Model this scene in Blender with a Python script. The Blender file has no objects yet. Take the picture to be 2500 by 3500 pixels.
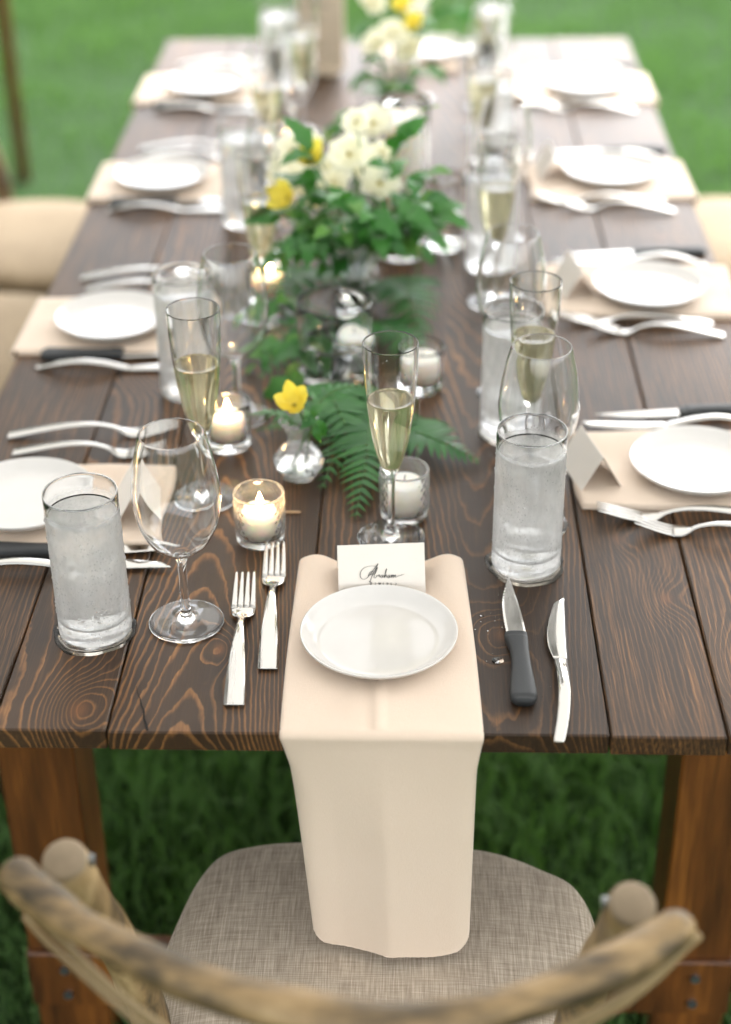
import bpy, math, random
import numpy as np
from math import sin, cos, pi, sqrt, exp
from mathutils import Vector, Matrix
random.seed(7); rng = np.random.default_rng(7)
SC = bpy.context.scene
COL = SC.collection
T = 0.76                                   # height of the table top

# ------------------------------------------------------------------ camera, light, exposure
cam = bpy.data.cameras.new('camera'); camo = bpy.data.objects.new('camera', cam); COL.objects.link(camo)
camo.matrix_world = Matrix(((0.9995663, -0.00553626, 0.02892343, 0.03914),
                            (0.02753391, 0.52406254, -0.8512346, -1.15628),
                            (-0.01044503, 0.85166179, 0.52398769, 0.95 + T),
                            (0, 0, 0, 1)))
cam.sensor_fit = 'HORIZONTAL'; cam.sensor_width = 24.0; cam.lens = 53.2
cam.clip_start = 0.05; cam.clip_end = 600
cam.dof.use_dof = True; cam.dof.focus_distance = 1.60; cam.dof.aperture_fstop = 1.9
SC.camera = camo

world = bpy.data.worlds.new("World"); SC.world = world; world.use_nodes = True
wn = world.node_tree; wn.nodes.clear()
SUN_EL, SUN_AZ = 45.0, 24.0                # azimuth clockwise from +Y (seen ahead, to the right)
sky = wn.nodes.new('ShaderNodeTexSky'); sky.sky_type = 'NISHITA'; sky.sun_disc = False
sky.sun_elevation = math.radians(SUN_EL); sky.sun_rotation = math.radians(SUN_AZ)
sky.air_density = 1.3; sky.dust_density = 1.6; sky.ozone_density = 1.0
hs = wn.nodes.new('ShaderNodeHueSaturation'); hs.inputs['Saturation'].default_value = 0.30   # thin even cloud
bg = wn.nodes.new('ShaderNodeBackground'); bg.inputs['Strength'].default_value = 0.15
wo = wn.nodes.new('ShaderNodeOutputWorld')
wn.links.new(sky.outputs[0], hs.inputs['Color']); wn.links.new(hs.outputs[0], bg.inputs[0]); wn.links.new(bg.outputs[0], wo.inputs[0])

sd = bpy.data.lights.new('sun', 'SUN'); so = bpy.data.objects.new('sun', sd); COL.objects.link(so)
sd.energy = 1.4; sd.angle = math.radians(36); sd.color = (1.0, 0.985, 0.975)
_e, _a = math.radians(SUN_EL), math.radians(SUN_AZ)
so.rotation_euler = Vector((sin(_a)*cos(_e), cos(_a)*cos(_e), sin(_e))).to_track_quat('Z', 'Y').to_euler()

vs = SC.view_settings
SC.display_settings.display_device = 'sRGB'
vs.view_transform = 'Standard'; vs.look = 'None'; vs.gamma = 1.0; vs.use_curve_mapping = False
vs.exposure = 2.38
cy = SC.cycles
cy.use_denoising = True; cy.max_bounces = 14; cy.transmission_bounces = 12; cy.glossy_bounces = 6
cy.diffuse_bounces = 4; cy.transparent_max_bounces = 12; cy.sample_clamp_indirect = 6.0
cy.caustics_reflective = False; cy.caustics_refractive = True; cy.blur_glossy = 0.4

# ------------------------------------------------------------------ node helper
class NT:
    def __init__(s, name):
        s.mat = bpy.data.materials.new(name); s.mat.use_nodes = True
        s.t = s.mat.node_tree; s.t.nodes.clear(); s.n = s.t.nodes
        s.out = s.n.new('ShaderNodeOutputMaterial')
    def node(s, typ, **kw):
        n = s.n.new(typ)
        for k, v in kw.items(): setattr(n, k, v)
        return n
    def put(s, sock, v):
        if hasattr(v, 'is_output'): s.t.links.new(v, sock)
        elif v is not None: sock.default_value = v
    def m(s, op, a, b=None, c=None, clamp=False):
        n = s.node('ShaderNodeMath', operation=op, use_clamp=clamp)
        for i, v in enumerate((a, b, c)):
            if v is not None: s.put(n.inputs[i], v)
        return n.outputs[0]
    def coord(s, which='Object'): return s.node('ShaderNodeTexCoord').outputs[which]
    def scale(s, vec, sc, off=(0, 0, 0)):
        n = s.node('ShaderNodeMapping'); s.put(n.inputs['Vector'], vec)
        n.inputs['Scale'].default_value = sc; s.put(n.inputs['Location'], off); return n.outputs[0]
    def noise(s, vec, scale=5., detail=3., rough=.5, out=0, **kw):
        n = s.node('ShaderNodeTexNoise', **kw); s.put(n.inputs['Vector'], vec)
        n.inputs['Scale'].default_value = scale; n.inputs['Detail'].default_value = detail; n.inputs['Roughness'].default_value = rough
        return n.outputs[out]
    def sep(s, vec):
        n = s.node('ShaderNodeSeparateXYZ'); s.put(n.inputs[0], vec); return n.outputs
    def comb(s, x, y, z):
        n = s.node('ShaderNodeCombineXYZ')
        for i, v in enumerate((x, y, z)): s.put(n.inputs[i], v)
        return n.outputs[0]
    def mix(s, f, a, b):
        n = s.node('ShaderNodeMix', data_type='RGBA'); s.put(n.inputs[0], f)
        for i, v in ((6, a), (7, b)):
            if isinstance(v, tuple): v = (*v, 1.0) if len(v) == 3 else v
            s.put(n.inputs[i], v)
        return n.outputs[2]
    def ramp(s, f, stops):
        n = s.node('ShaderNodeValToRGB'); s.put(n.inputs[0], f); e = n.color_ramp.elements
        while len(e) < len(stops): e.new(.5)
        for el, (p, c) in zip(e, stops): el.position = p; el.color = (*c, 1.0) if len(c) == 3 else c
        return n.outputs[0]
    def sstep(s, x, a, b):
        n = s.node('ShaderNodeMapRange', interpolation_type='SMOOTHSTEP'); s.put(n.inputs[0], x)
        n.inputs[1].default_value = a; n.inputs[2].default_value = b; return n.outputs[0]
    def attr(s, name, which='Fac', typ='OBJECT'):
        n = s.node('ShaderNodeAttribute', attribute_type=typ, attribute_name=name); return n.outputs[which]
    def bump(s, h, strength=.3, dist=.001, normal=None):
        n = s.node('ShaderNodeBump'); n.inputs['Strength'].default_value = strength; n.inputs['Distance'].default_value = dist
        s.put(n.inputs['Height'], h); s.put(n.inputs['Normal'], normal) if normal is not None else None
        return n.outputs[0]
    def bsdf(s, color=None, rough=.5, normal=None, **kw):
        n = s.node('ShaderNodeBsdfPrincipled')
        if isinstance(color, tuple): color = (*color, 1.0)
        s.put(n.inputs['Base Color'], color); s.put(n.inputs['Roughness'], rough)
        if normal is not None: s.put(n.inputs['Normal'], normal)
        for k, v in kw.items(): s.put(n.inputs[k.replace('_', ' ')], v)
        return n.outputs[0]
    def mixsh(s, f, a, b):
        n = s.node('ShaderNodeMixShader'); s.put(n.inputs[0], f); s.put(n.inputs[1], a); s.put(n.inputs[2], b); return n.outputs[0]
    def done(s, sh): s.t.links.new(sh, s.out.inputs[0]); return s.mat

def simple(name, color, rough=.5, **kw):
    n = NT(name); return n.done(n.bsdf(color, rough, **kw))

# ------------------------------------------------------------------ materials
def mat_plank():
    n = NT('stained_pine')
    co = n.coord(); x, y, z = n.sep(co)
    seed = n.attr('seed'); X = n.m('SUBTRACT', x, n.attr('grain_x'))
    sv = n.comb(n.m('MULTIPLY', seed, 3.1), n.m('MULTIPLY', seed, 7.7), seed)
    def off(sc):
        a = n.node('ShaderNodeVectorMath', operation='MULTIPLY'); n.put(a.inputs[0], co); a.inputs[1].default_value = sc
        b = n.node('ShaderNodeVectorMath', operation='ADD'); n.put(b.inputs[0], a.outputs[0]); n.put(b.inputs[1], sv); return b.outputs[0]
    F = n.m('MULTIPLY', X, n.attr('grain_a'))
    F = n.m('ADD', F, n.m('MULTIPLY', n.m('MULTIPLY', X, X), n.attr('grain_b')))
    F = n.m('ADD', F, n.m('MULTIPLY', y, n.attr('grain_c')))
    F = n.m('ADD', F, n.m('MULTIPLY', z, 45.0))
    w1 = n.m('SUBTRACT', n.noise(off((9, 2.2, 3)), 1.0, 2.0), .5)
    F = n.m('ADD', F, n.m('MULTIPLY', w1, n.attr('grain_w')))
    w2 = n.m('SUBTRACT', n.noise(off((70, 30, 30)), 1.0, 3.0), .5)
    F = n.m('ADD', F, n.m('MULTIPLY', w2, .75))
    w3 = n.m('SUBTRACT', n.noise(off((26, 5, 9)), 1.0, 2.0), .5)
    F = n.m('ADD', F, n.m('MULTIPLY', w3, 2.2))
    knotmask = None
    for k in ('k1', 'k2'):
        dx = n.m('SUBTRACT', x, n.attr(k + 'x')); dy = n.m('MULTIPLY', n.m('SUBTRACT', y, n.attr(k + 'y')), .62)
        d2 = n.m('DIVIDE', n.m('ADD', n.m('MULTIPLY', dx, dx), n.m('MULTIPLY', dy, dy)), n.attr(k + 's'))
        g = n.m('EXPONENT', n.m('MULTIPLY', d2, -1.0))
        F = n.m('ADD', F, n.m('MULTIPLY', g, n.attr(k + 'a')))
        kk = n.m('MULTIPLY', n.m('EXPONENT', n.m('MULTIPLY', d2, -14.0)), n.attr(k + 'd'))
        knotmask = kk if knotmask is None else n.m('MAXIMUM', knotmask, kk)
    f = n.m('FRACT', F)
    wv = n.m('MULTIPLY', n.m('SUBTRACT', n.noise(off((22, 3, 9)), 1.0, 3.0), .5), .75)
    f2 = n.m('ADD', f, wv)
    line = n.m('MULTIPLY', n.sstep(f2, .60, .90), n.m('SUBTRACT', 1.0, n.sstep(f, .92, 1.0)))
    fib = n.noise(off((420, 9, 120)), 1.0, 4.0, .65)
    fib2 = n.noise(off((900, 40, 300)), 1.0, 2.0, .6)
    patch = n.noise(off((7, 2.5, 5)), 1.0, 3.0, .6)
    # how strongly the pale early wood shows
    lw = n.m('MULTIPLY', line, n.m('ADD', .35, n.m('MULTIPLY', fib, 1.05)))
    lw = n.m('MULTIPLY', lw, n.sstep(patch, .18, .72))
    fine = n.attr('grain_fine')
    streak = n.sstep(fib, .45, .75)
    lw = n.m('ADD', n.m('MULTIPLY', lw, n.m('SUBTRACT', 1.0, n.m('MULTIPLY', fine, .55))), n.m('MULTIPLY', n.m('MULTIPLY', streak, fine), .5), clamp=True)
    dark = n.mix(fib2, (.0130, .0076, .0044), (.038, .0215, .0118))
    dark = n.mix(n.sstep(patch, .35, .75), dark, (.056, .0305, .0155))
    warm = n.mix(fib, (.17, .074, .023), (.36, .165, .056))
    col = n.mix(lw, dark, warm)
    col = n.mix(knotmask, col, n.mix(fib, (.11, .042, .014), (.22, .085, .027)))
    h = n.m('ADD', n.m('MULTIPLY', lw, .5), n.m('MULTIPLY', fib2, .8))
    bmp = n.bump(h, .35, .0007)
    rough = n.m('ADD', .36, n.m('MULTIPLY', fib2, .2))
    return n.done(n.bsdf(col, rough, bmp, Specular_IOR_Level=.26, Coat_Weight=.03, Coat_Roughness=.2, Coat_IOR=1.5))

def mat_base_wood():
    n = NT('table_base_wood'); co = n.coord()
    v = n.scale(co, (16, 16, 1.6)); g = n.noise(v, 1.6, 4, .6); g2 = n.noise(n.scale(co, (120, 120, 6)), 1.0, 3, .6)
    c = n.ramp(n.m('ADD', n.m('MULTIPLY', g, .75), n.m('MULTIPLY', g2, .25)), [(.30, (.022, .0080, .0022)), (.52, (.115, .038, .007)), (.74, (.33, .120, .020))])
    return n.done(n.bsdf(c, .42, n.bump(g2, .3, .0008)))

def mat_bark(name='weathered_branch', st=(7, 7, 7)):
    n = NT(name); co = n.coord()
    sc = [v*14 for v in st]; g = n.noise(n.scale(co, (9, 9, 9)), 1.0, 4, .6); g2 = n.noise(n.scale(co, sc), 1.0, 5, .68); g3 = n.noise(n.scale(co, [v*3.2 for v in st]), 1.0, 3, .6)
    c = n.ramp(n.m('ADD', n.m('MULTIPLY', g, .26), n.m('ADD', n.m('MULTIPLY', g2, .30), n.m('MULTIPLY', g3, .44))), [(.37, (.014, .010, .006)), (.45, (.085, .055, .024)), (.52, (.26, .165, .070)), (.65, (.50, .35, .18))])
    return n.done(n.bsdf(c, .5, n.bump(n.m('ADD', g2, g3), .5, .002)))

def mat_cutend():
    n = NT('sawn_branch_end'); co = n.coord()
    g = n.noise(n.scale(co, (40, 40, 40)), 1.0, 4, .6)
    return n.done(n.bsdf(n.mix(g, (.15, .11, .065), (.36, .27, .175)), .7, n.bump(g, .3, .001)))

def mat_napkin():
    n = NT('peach_linen'); co = n.coord()
    wx = n.noise(n.scale(co, (1500, 150, 300)), 1.0, 2); wy = n.noise(n.scale(co, (150, 1500, 1500)), 1.0, 2)
    g = n.noise(n.scale(co, (9, 9, 9)), 1.0, 3)
    c = n.mix(n.m('ADD', n.m('MULTIPLY', wx, .5), n.m('MULTIPLY', g, .5)), (.73, .575, .445), (.81, .66, .53))
    sh = n.bsdf(c, .82, n.bump(n.m('ADD', wx, wy), .5, .0005), Sheen_Weight=.25, Sheen_Roughness=.5)
    tr = n.node('ShaderNodeBsdfTranslucent'); tr.inputs[0].default_value = (.75, .52, .36, 1)
    return n.done(n.mixsh(.14, sh, tr.outputs[0]))

def mat_cushion(name='oatmeal_cushion_weave', st=((.23, .175, .125), (.41, .33, .25), (.60, .50, .395))):
    n = NT(name); co = n.coord()
    a = n.noise(n.scale(co, (700, 26, 60)), 1.0, 3, .6); b = n.noise(n.scale(co, (26, 700, 60)), 1.0, 3, .6)
    g = n.noise(n.scale(co, (7, 7, 7)), 1.0, 2)
    w = n.m('ADD', n.m('MULTIPLY', a, .6), n.m('MULTIPLY', b, .4))
    c = n.ramp(n.m('ADD', n.m('MULTIPLY', w, .85), n.m('MULTIPLY', g, .15)), [(.36, st[0]), (.5, st[1]), (.64, st[2])])
    return n.done(n.bsdf(c, .9, n.bump(w, .6, .0012), Sheen_Weight=.1))

def mat_glass(name, rough=0.0, color=(1, 1, 1), ior=1.47):
    n = NT(name); return n.done(n.bsdf(color, rough, IOR=ior, Transmission_Weight=1.0, Specular_IOR_Level=.5))

def mat_film():
    n = NT('thin_water'); fr = n.node('ShaderNodeFresnel'); fr.inputs[0].default_value = 1.33
    tp = n.node('ShaderNodeBsdfTransparent'); tp.inputs[0].default_value = (.74, .70, .65, 1)
    gl = n.node('ShaderNodeBsdfGlossy'); gl.inputs['Roughness'].default_value = .04
    return n.done(n.mixsh(fr.outputs[0], tp.outputs[0], gl.outputs[0]))

def mat_pressed():
    n = NT('pressed_glass'); gl = n.bsdf((1, 1, 1), .06, IOR=1.47, Transmission_Weight=1.0)
    tr = n.node('ShaderNodeBsdfTranslucent'); tr.inputs[0].default_value = (.92, .92, .90, 1)
    return n.done(n.mixsh(.07, gl, tr.outputs[0]))

def mat_wine():
    n = NT('sparkling_wine'); co = n.coord(); g = n.noise(co, 300, 3)
    gl = n.bsdf((.96, .915, .66), .02, IOR=1.34, Transmission_Weight=1.0)
    tr = n.node('ShaderNodeBsdfTranslucent'); tr.inputs[0].default_value = (.84, .76, .46, 1)
    return n.done(n.mixsh(n.m('ADD', .20, n.m('MULTIPLY', g, .04)), gl, tr.outputs[0]))

def mat_chilled():
    n = NT('misted_glass'); co = n.coord(); x, y, z = n.sep(co)
    band = n.m('MULTIPLY', n.sstep(z, -.002, .006), n.m('SUBTRACT', 1.0, n.sstep(z, .135, .150)))
    g = n.noise(n.scale(co, (60, 60, 26)), 1.0, 4, .6); fine = n.noise(n.scale(co, (1, 1, 1)), 420.0, 3, .6)
    runs = n.noise(n.scale(co, (150, 150, 9)), 1.0, 2, .5)
    k = n.m('MULTIPLY', band, n.m('ADD', .55, n.m('MULTIPLY', n.sstep(g, .25, .75), .3)))
    k = n.m('MULTIPLY', k, 1.0)
    vo = n.node('ShaderNodeTexVoronoi'); n.put(vo.inputs['Vector'], n.scale(co, (1, 1, .8))); vo.inputs['Scale'].default_value = 330.0
    dome = n.m('SUBTRACT', 1.0, n.sstep(vo.outputs['Distance'], .10, .42)); wet = n.m('MULTIPLY', n.sstep(n.noise(n.scale(co, (75, 75, 22)), 1.0, 3, .6), .42, .58), band)
    rad_ = n.m('SQRT', n.m('ADD', n.m('MULTIPLY', x, x), n.m('MULTIPLY', y, y))); outer = n.m('GREATER_THAN', rad_, .0353)
    k = n.m('MULTIPLY', k, outer); dome = n.m('MULTIPLY', n.m('MULTIPLY', dome, wet), outer)
    bmp = n.bump(n.m('ADD', n.m('MULTIPLY', fine, n.m('MULTIPLY', k, .25)), dome), .55, .0008)
    gl = n.bsdf((1, 1, 1), n.m('MULTIPLY', k, .20), bmp, IOR=1.45, Transmission_Weight=1.0)
    tr = n.node('ShaderNodeBsdfTranslucent'); tr.inputs[0].default_value = (.94, .92, .90, 1)
    df = n.node('ShaderNodeBsdfDiffuse'); df.inputs[0].default_value = (.93, .92, .91, 1)
    fog = n.mixsh(.22, tr.outputs[0], df.outputs[0])
    return n.done(n.mixsh(n.m('MULTIPLY', n.m('MULTIPLY', k, n.m('SUBTRACT', 1.0, n.m('MULTIPLY', dome, .35))), .74), gl, fog))

def mat_wax():
    n = NT('cream_wax'); co = n.coord(); g = n.noise(co, 60, 3)
    return n.done(n.bsdf(n.mix(g, (.86, .80, .71), (.90, .86, .79)), .42, Subsurface_Weight=.9, Subsurface_Radius=(.03, .022, .015), Subsurface_Scale=.8))

def mat_leaf(name, c1, c2, rough=.42, scale=45, trans=.22):
    n = NT(name); co = n.coord(); g = n.noise(co, scale, 4, .6); oi = n.node('ShaderNodeObjectInfo').outputs['Random']
    c = n.mix(n.m('ADD', n.m('MULTIPLY', g, .5), n.m('MULTIPLY', oi, .5)), c1, c2)
    sh = n.bsdf(c, rough, n.bump(n.noise(co, 220, 3), .25, .001), Specular_IOR_Level=.4)
    tr = n.node('ShaderNodeBsdfTranslucent'); n.put(tr.inputs[0], n.mix(.5, c, (c2[0]*1.6, c2[1]*1.6, c2[2])))
    return n.done(n.mixsh(trans, sh, tr.outputs[0]))

def mat_lawn():
    n = NT('lawn_ground'); co = n.coord(); g = n.noise(co, 1.3, 4, .6); f = n.noise(co, 26, 4, .65)
    c = n.mix(n.m('ADD', n.m('MULTIPLY', g, .6), n.m('MULTIPLY', f, .4)), (.014, .034, .012), (.050, .095, .034))
    return n.done(n.bsdf(c, .9, n.bump(f, .6, .03), Specular_IOR_Level=.1))

def mat_grass():
    n = NT('grass_blades'); co = n.coord(); g = n.noise(co, .55, 5, .62); f = n.noise(co, 40, 3, .6)
    c = n.mix(n.m('ADD', n.m('MULTIPLY', g, .55), n.m('MULTIPLY', f, .45)), (.026, .096, .032), (.25, .38, .135))
    sh = n.bsdf(c, .6, Specular_IOR_Level=.12)
    tr = n.node('ShaderNodeBsdfTranslucent'); tr.inputs[0].default_value = (.11, .26, .03, 1)
    return n.done(n.mixsh(.3, sh, tr.outputs[0]))

def mat_canopy():
    n = NT('sailcloth'); co = n.coord(); g = n.noise(co, 2.0, 3)
    d = n.node('ShaderNodeBsdfDiffuse'); n.put(d.inputs[0], n.mix(g, (.60, .575, .54), (.68, .655, .62)))
    t = n.node('ShaderNodeBsdfTranslucent'); t.inputs[0].default_value = (.76, .735, .70, 1)
    return n.done(n.mixsh(.43, d.outputs[0], t.outputs[0]))

def mat_emit(name, col, st):
    n = NT(name); e = n.node('ShaderNodeEmission'); e.inputs[0].default_value = (*col, 1); e.inputs[1].default_value = st
    return n.done(e.outputs[0])

def mat_steel():
    n = NT('stainless_steel'); co = n.coord(); g = n.noise(n.scale(co, (30, 600, 30)), 1.0, 3)
    return n.done(n.bsdf((.52, .50, .47), n.m('ADD', .06, n.m('MULTIPLY', g, .07)), Metallic=1.0))

def mat_black():
    n = NT('black_plastic'); co = n.coord(); g = n.noise(co, 500, 3); s = n.noise(n.scale(co, (300, 30, 30)), 1.0, 3)
    return n.done(n.bsdf((.018, .019, .020), n.m('ADD', .5, n.m('MULTIPLY', s, .15)), n.bump(g, .25, .0004)))

def mat_paper():
    n = NT('card_stock'); co = n.coord(); g = n.noise(co, 900, 3)
    return n.done(n.bsdf(n.mix(g, (.71, .645, .575), (.77, .71, .645)), .85, n.bump(g, .12, .0003)))

def mat_porcelain():
    n = NT('white_porcelain'); co = n.coord(); g = n.noise(co, 30, 3)
    return n.done(n.bsdf(n.mix(g, (.57, .54, .505), (.61, .58, .55)), .14, Coat_Weight=.6, Coat_Roughness=.06))

M = dict(plank=mat_plank(), base=mat_base_wood(), bark=mat_bark(st=(6, 6, .9)), barkx=mat_bark('weathered_rail', (.9, 4, 7)), cut=mat_cutend(), napkin=mat_napkin(), cushion=mat_cushion(), tancushion=mat_cushion('tan_cushion_weave', ((.15, .105, .06), (.27, .20, .12), (.38, .29, .18))),
         glass=mat_glass('clear_glass'), cutglass=mat_pressed(), chilled=mat_chilled(),
         water=mat_glass('water', 0.0, (.985, .99, .985), 1.33), bead=mat_film(), drop=mat_glass('water_droplet', 0.0, (1, 1, 1), 1.33),
         wine=mat_wine(), foam=simple('wine_foam', (.80, .74, .58), .6),
         wax=mat_wax(), flame=mat_emit('candle_flame', (1.0, .60, .22), 42.0), wick=simple('wick', (.02, .015, .012), .9),
         fern=mat_leaf('fern_green', (.014, .085, .020), (.055, .200, .040), .36),
         leaf=mat_leaf('leaf_green', (.014, .090, .018), (.065, .235, .034), .40), lightleaf=mat_leaf('light_leaf', (.05, .16, .025), (.13, .30, .05), .42), palegreen=mat_leaf('pale_leaf', (.12, .24, .045), (.24, .36, .09), .5),
         stem=simple('plant_stem', (.07, .15, .03), .5), yellow=mat_leaf('yellow_petal', (.74, .58, .05), (.86, .76, .15), .5, 60, .3),
         white=mat_leaf('cream_petal', (.85, .83, .77), (.90, .885, .85), .6, 40, .4), heart=simple('flower_heart', (.40, .33, .04), .7),
         lawn=mat_lawn(), shrub=mat_leaf('shrub_leaf', (.008, .035, .010), (.03, .085, .022), .45), grass=mat_grass(), canopy=mat_canopy(), steel=mat_steel(), black=mat_black(), paper=mat_paper(),
         porcelain=mat_porcelain(), ink=simple('ink', (.045, .045, .042), .7), twig=mat_leaf('bare_twig', (.11, .075, .032), (.29, .20, .09), .5, 30, .0), kraft=simple('taupe_board', (.60, .50, .38), .75),
         kraftink=simple('brown_ink', (.20, .155, .11), .8), bolt=simple('galvanised_bolt', (.22, .23, .23), .4, Metallic=.9),
         pole=simple('brown_pole', (.17, .075, .025), .5), crack=simple('wood_crack', (.004, .003, .002), .9), matchwood=simple('match_wood', (.55, .38, .22), .8))

# ------------------------------------------------------------------ mesh helpers
def me(name, v, f, mat, smooth=True):
    m = bpy.data.meshes.new(name); m.from_pydata([tuple(p) for p in v], [], f); m.update()
    if smooth: m.polygons.foreach_set('use_smooth', [True]*len(m.polygons))
    if mat is not None: m.materials.append(mat)
    return m
def ob(name, mesh, parent=None, loc=(0, 0, 0), rot=None):
    o = bpy.data.objects.new(name, mesh); COL.objects.link(o); o.location = loc
    if rot is not None: o.rotation_euler = rot
    if parent is not None: o.parent = parent
    return o
def tag(o, label=None, cat=None, group=None, kind=None):
    if label: o['label'] = label
    if cat: o['category'] = cat
    if group: o['group'] = group
    if kind: o['kind'] = kind
    return o
def thing(name, label, cat, loc, rz=0., group=None):
    o = ob(name, None, None, loc, (0, 0, rz)); o.empty_display_size = .02
    return tag(o, label, cat, group, 'thing')
def kids(o): return [c for c in bpy.data.objects if c.parent == o]
CH = {}
def copy_tree(o, parent=None):
    c = o.copy(); COL.objects.link(c)
    if parent is not None: c.parent = parent
    for ch in kids(o): copy_tree(ch, c)
    return c
def dup(proto, loc, rz, label, group=None):
    c = copy_tree(proto); c.location = loc; c.rotation_euler = (0, 0, rz); c['label'] = label
    if group: c['group'] = group
    return c

def lathe(prof, seg=48, rfun=None):
    v, f, rings = [], [], []
    for i, (r, z) in enumerate(prof):
        if r < 1e-6: rings.append([len(v)]); v.append((0, 0, z)); continue
        idx = []
        for k in range(seg):
            a = 2*pi*k/seg; rr = r if rfun is None else r*rfun(i, a, z); idx.append(len(v)); v.append((rr*cos(a), rr*sin(a), z))
        rings.append(idx)
    for a, b in zip(rings[:-1], rings[1:]):
        for k in range(seg):
            k2 = (k+1) % seg
            if len(a) == 1 and len(b) == 1: continue
            if len(a) == 1: f.append((a[0], b[k2], b[k]))
            elif len(b) == 1: f.append((a[k], a[k2], b[0]))
            else: f.append((a[k], a[k2], b[k2], b[k]))
    return v, f
def smooth_prof(pts, n=6):
    """Catmull-Rom through a list of points; a repeated point keeps a corner."""
    P = [np.array(p, float) for p in pts]; out = []
    for i in range(len(P)-1):
        p0, p1, p2, p3 = P[max(i-1, 0)], P[i], P[i+1], P[min(i+2, len(P)-1)]
        if np.allclose(p1, p2): continue
        if np.allclose(p0, p1): p0 = p1
        for k in range(n):
            t = k/n
            out.append(tuple(.5*((2*p1)+(p2-p0)*t+(2*p0-5*p1+4*p2-p3)*t*t+(-p0+3*p1-3*p2+p3)*t**3)))
    out.append(tuple(P[-1])); return out
def tube(path, rad, seg=8, caps=True, jit=0.0, rs=None):
    path = [Vector(p) for p in path]; n = len(path); v, f = [], []
    rad = rad if hasattr(rad, '__len__') else [rad]*n
    up = Vector((0, 0, 1)); prev = None
    for i, p in enumerate(path):
        d = (path[min(i+1, n-1)]-path[max(i-1, 0)]).normalized()
        if prev is None:
            a = d.cross(up); a = a if a.length > .1 else d.cross(Vector((1, 0, 0)))
        else: a = prev-d*prev.dot(d)
        a.normalize(); prev = a; b = d.cross(a)
        for k in range(seg):
            t = 2*pi*k/seg; r = rad[i]*(1+(jit*(rs.random()-.5) if jit else 0)); v.append(p+a*(cos(t)*r)+b*(sin(t)*r))
    for i in range(n-1):
        for k in range(seg):
            k2 = (k+1) % seg; f.append((i*seg+k, i*seg+k2, (i+1)*seg+k2, (i+1)*seg+k))
    if caps: f.append(tuple(range(seg-1, -1, -1))); f.append(tuple((n-1)*seg+k for k in range(seg)))
    return v, f
def join(parts):
    v, f = [], []
    for pv, pf in parts:
        o = len(v); v += list(pv); f += [tuple(i+o for i in q) for q in pf]
    return v, f
def bevel_box(x0, x1, y0, y1, z0, z1, b=.002):
    xs, ys, zs = (x0, x1), (y0, y1), (z0, z1); v, f = [], []
    ids = {}
    for i in (0, 1):
        for j in (0, 1):
            for k in (0, 1):
                sx, sy, sz = (1-2*i), (1-2*j), (1-2*k); c = (xs[i], ys[j], zs[k])
                for ax in range(3):
                    p = list(c); s = (sx, sy, sz)
                    for q in range(3):
                        if q != ax: p[q] += s[q]*b
                    ids[i, j, k, ax] = len(v); v.append(tuple(p))
    def q(*a): f.append(tuple(a))
    for s in (0, 1):
        q(*[ids[s, j, k, 0] for j, k in ((0, 0), (1, 0), (1, 1), (0, 1))]); q(*[ids[i, s, k, 1] for i, k in ((0, 0), (1, 0), (1, 1), (0, 1))])
        q(*[ids[i, j, s, 2] for i, j in ((0, 0), (1, 0), (1, 1), (0, 1))])
    for a in (0, 1):
        for c in (0, 1):
            q(ids[0, a, c, 1], ids[1, a, c, 1], ids[1, a, c, 2], ids[0, a, c, 2])
            q(ids[a, 0, c, 0], ids[a, 1, c, 0], ids[a, 1, c, 2], ids[a, 0, c, 2])
            q(ids[a, c, 0, 0], ids[a, c, 1, 0], ids[a, c, 1, 1], ids[a, c, 0, 1])
    for i in (0, 1):
        for j in (0, 1):
            for k in (0, 1): q(*[ids[i, j, k, ax] for ax in range(3)])
    return v, f
def fix(mesh):
    import bmesh
    b = bmesh.new(); b.from_mesh(mesh); bmesh.ops.recalc_face_normals(b, faces=b.faces); b.to_mesh(mesh); b.free(); return mesh
def box(name, *a, mat, parent=None, b=.002, kind=None):
    v, f = bevel_box(*a, b=b); return ob(name, fix(me(name, v, f, mat, False)), parent)

# ------------------------------------------------------------------ ground
N = 60; xs = np.concatenate([np.linspace(-300, -8, 10), np.linspace(-7, 7, 45), np.linspace(8, 300, 10)]); n_ = len(xs)
gv = [(x, y, (0.012*sin(x*1.3)*cos(y*.9) if abs(x) < 8 and abs(y-2) < 8 else 0)) for y in xs for x in xs]
gf = [(j*n_+i, j*n_+i+1, (j+1)*n_+i+1, (j+1)*n_+i) for j in range(n_-1) for i in range(n_-1)]
tag(ob('lawn', me('lawn', gv, gf, M['lawn'])), 'mown green lawn under and around the table', kind='structure')

def grass(nb, x0, x1, y0, y1, hm):
    x = rng.uniform(x0, x1, nb); y = rng.uniform(y0, y1, nb); h = hm*(.5+rng.random(nb)**1.5*1.1)
    cl = np.sin(x*5.1+1.3*np.sin(y*4.3))*np.cos(y*6.2+np.sin(x*3.7)); h *= (1+.45*cl)
    a = rng.uniform(0, 2*pi, nb); lean = rng.uniform(.15, .9, nb)*h; b = a+rng.normal(0, 1.2, nb); w = rng.uniform(.0016, .0034, nb)
    dx, dy = np.cos(a)*w, np.sin(a)*w; lx, ly = np.cos(b)*lean, np.sin(b)*lean; z = np.full(nb, -.004)
    V = np.stack([np.stack([x-dx, y-dy, z], 1), np.stack([x+dx, y+dy, z], 1),
                  np.stack([x+lx*.35-dx*.8, y+ly*.35-dy*.8, h*.6], 1), np.stack([x+lx*.35+dx*.8, y+ly*.35+dy*.8, h*.6], 1),
                  np.stack([x+lx, y+ly, h*.93], 1)], 1).reshape(-1, 3)
    return V, nb
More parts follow.
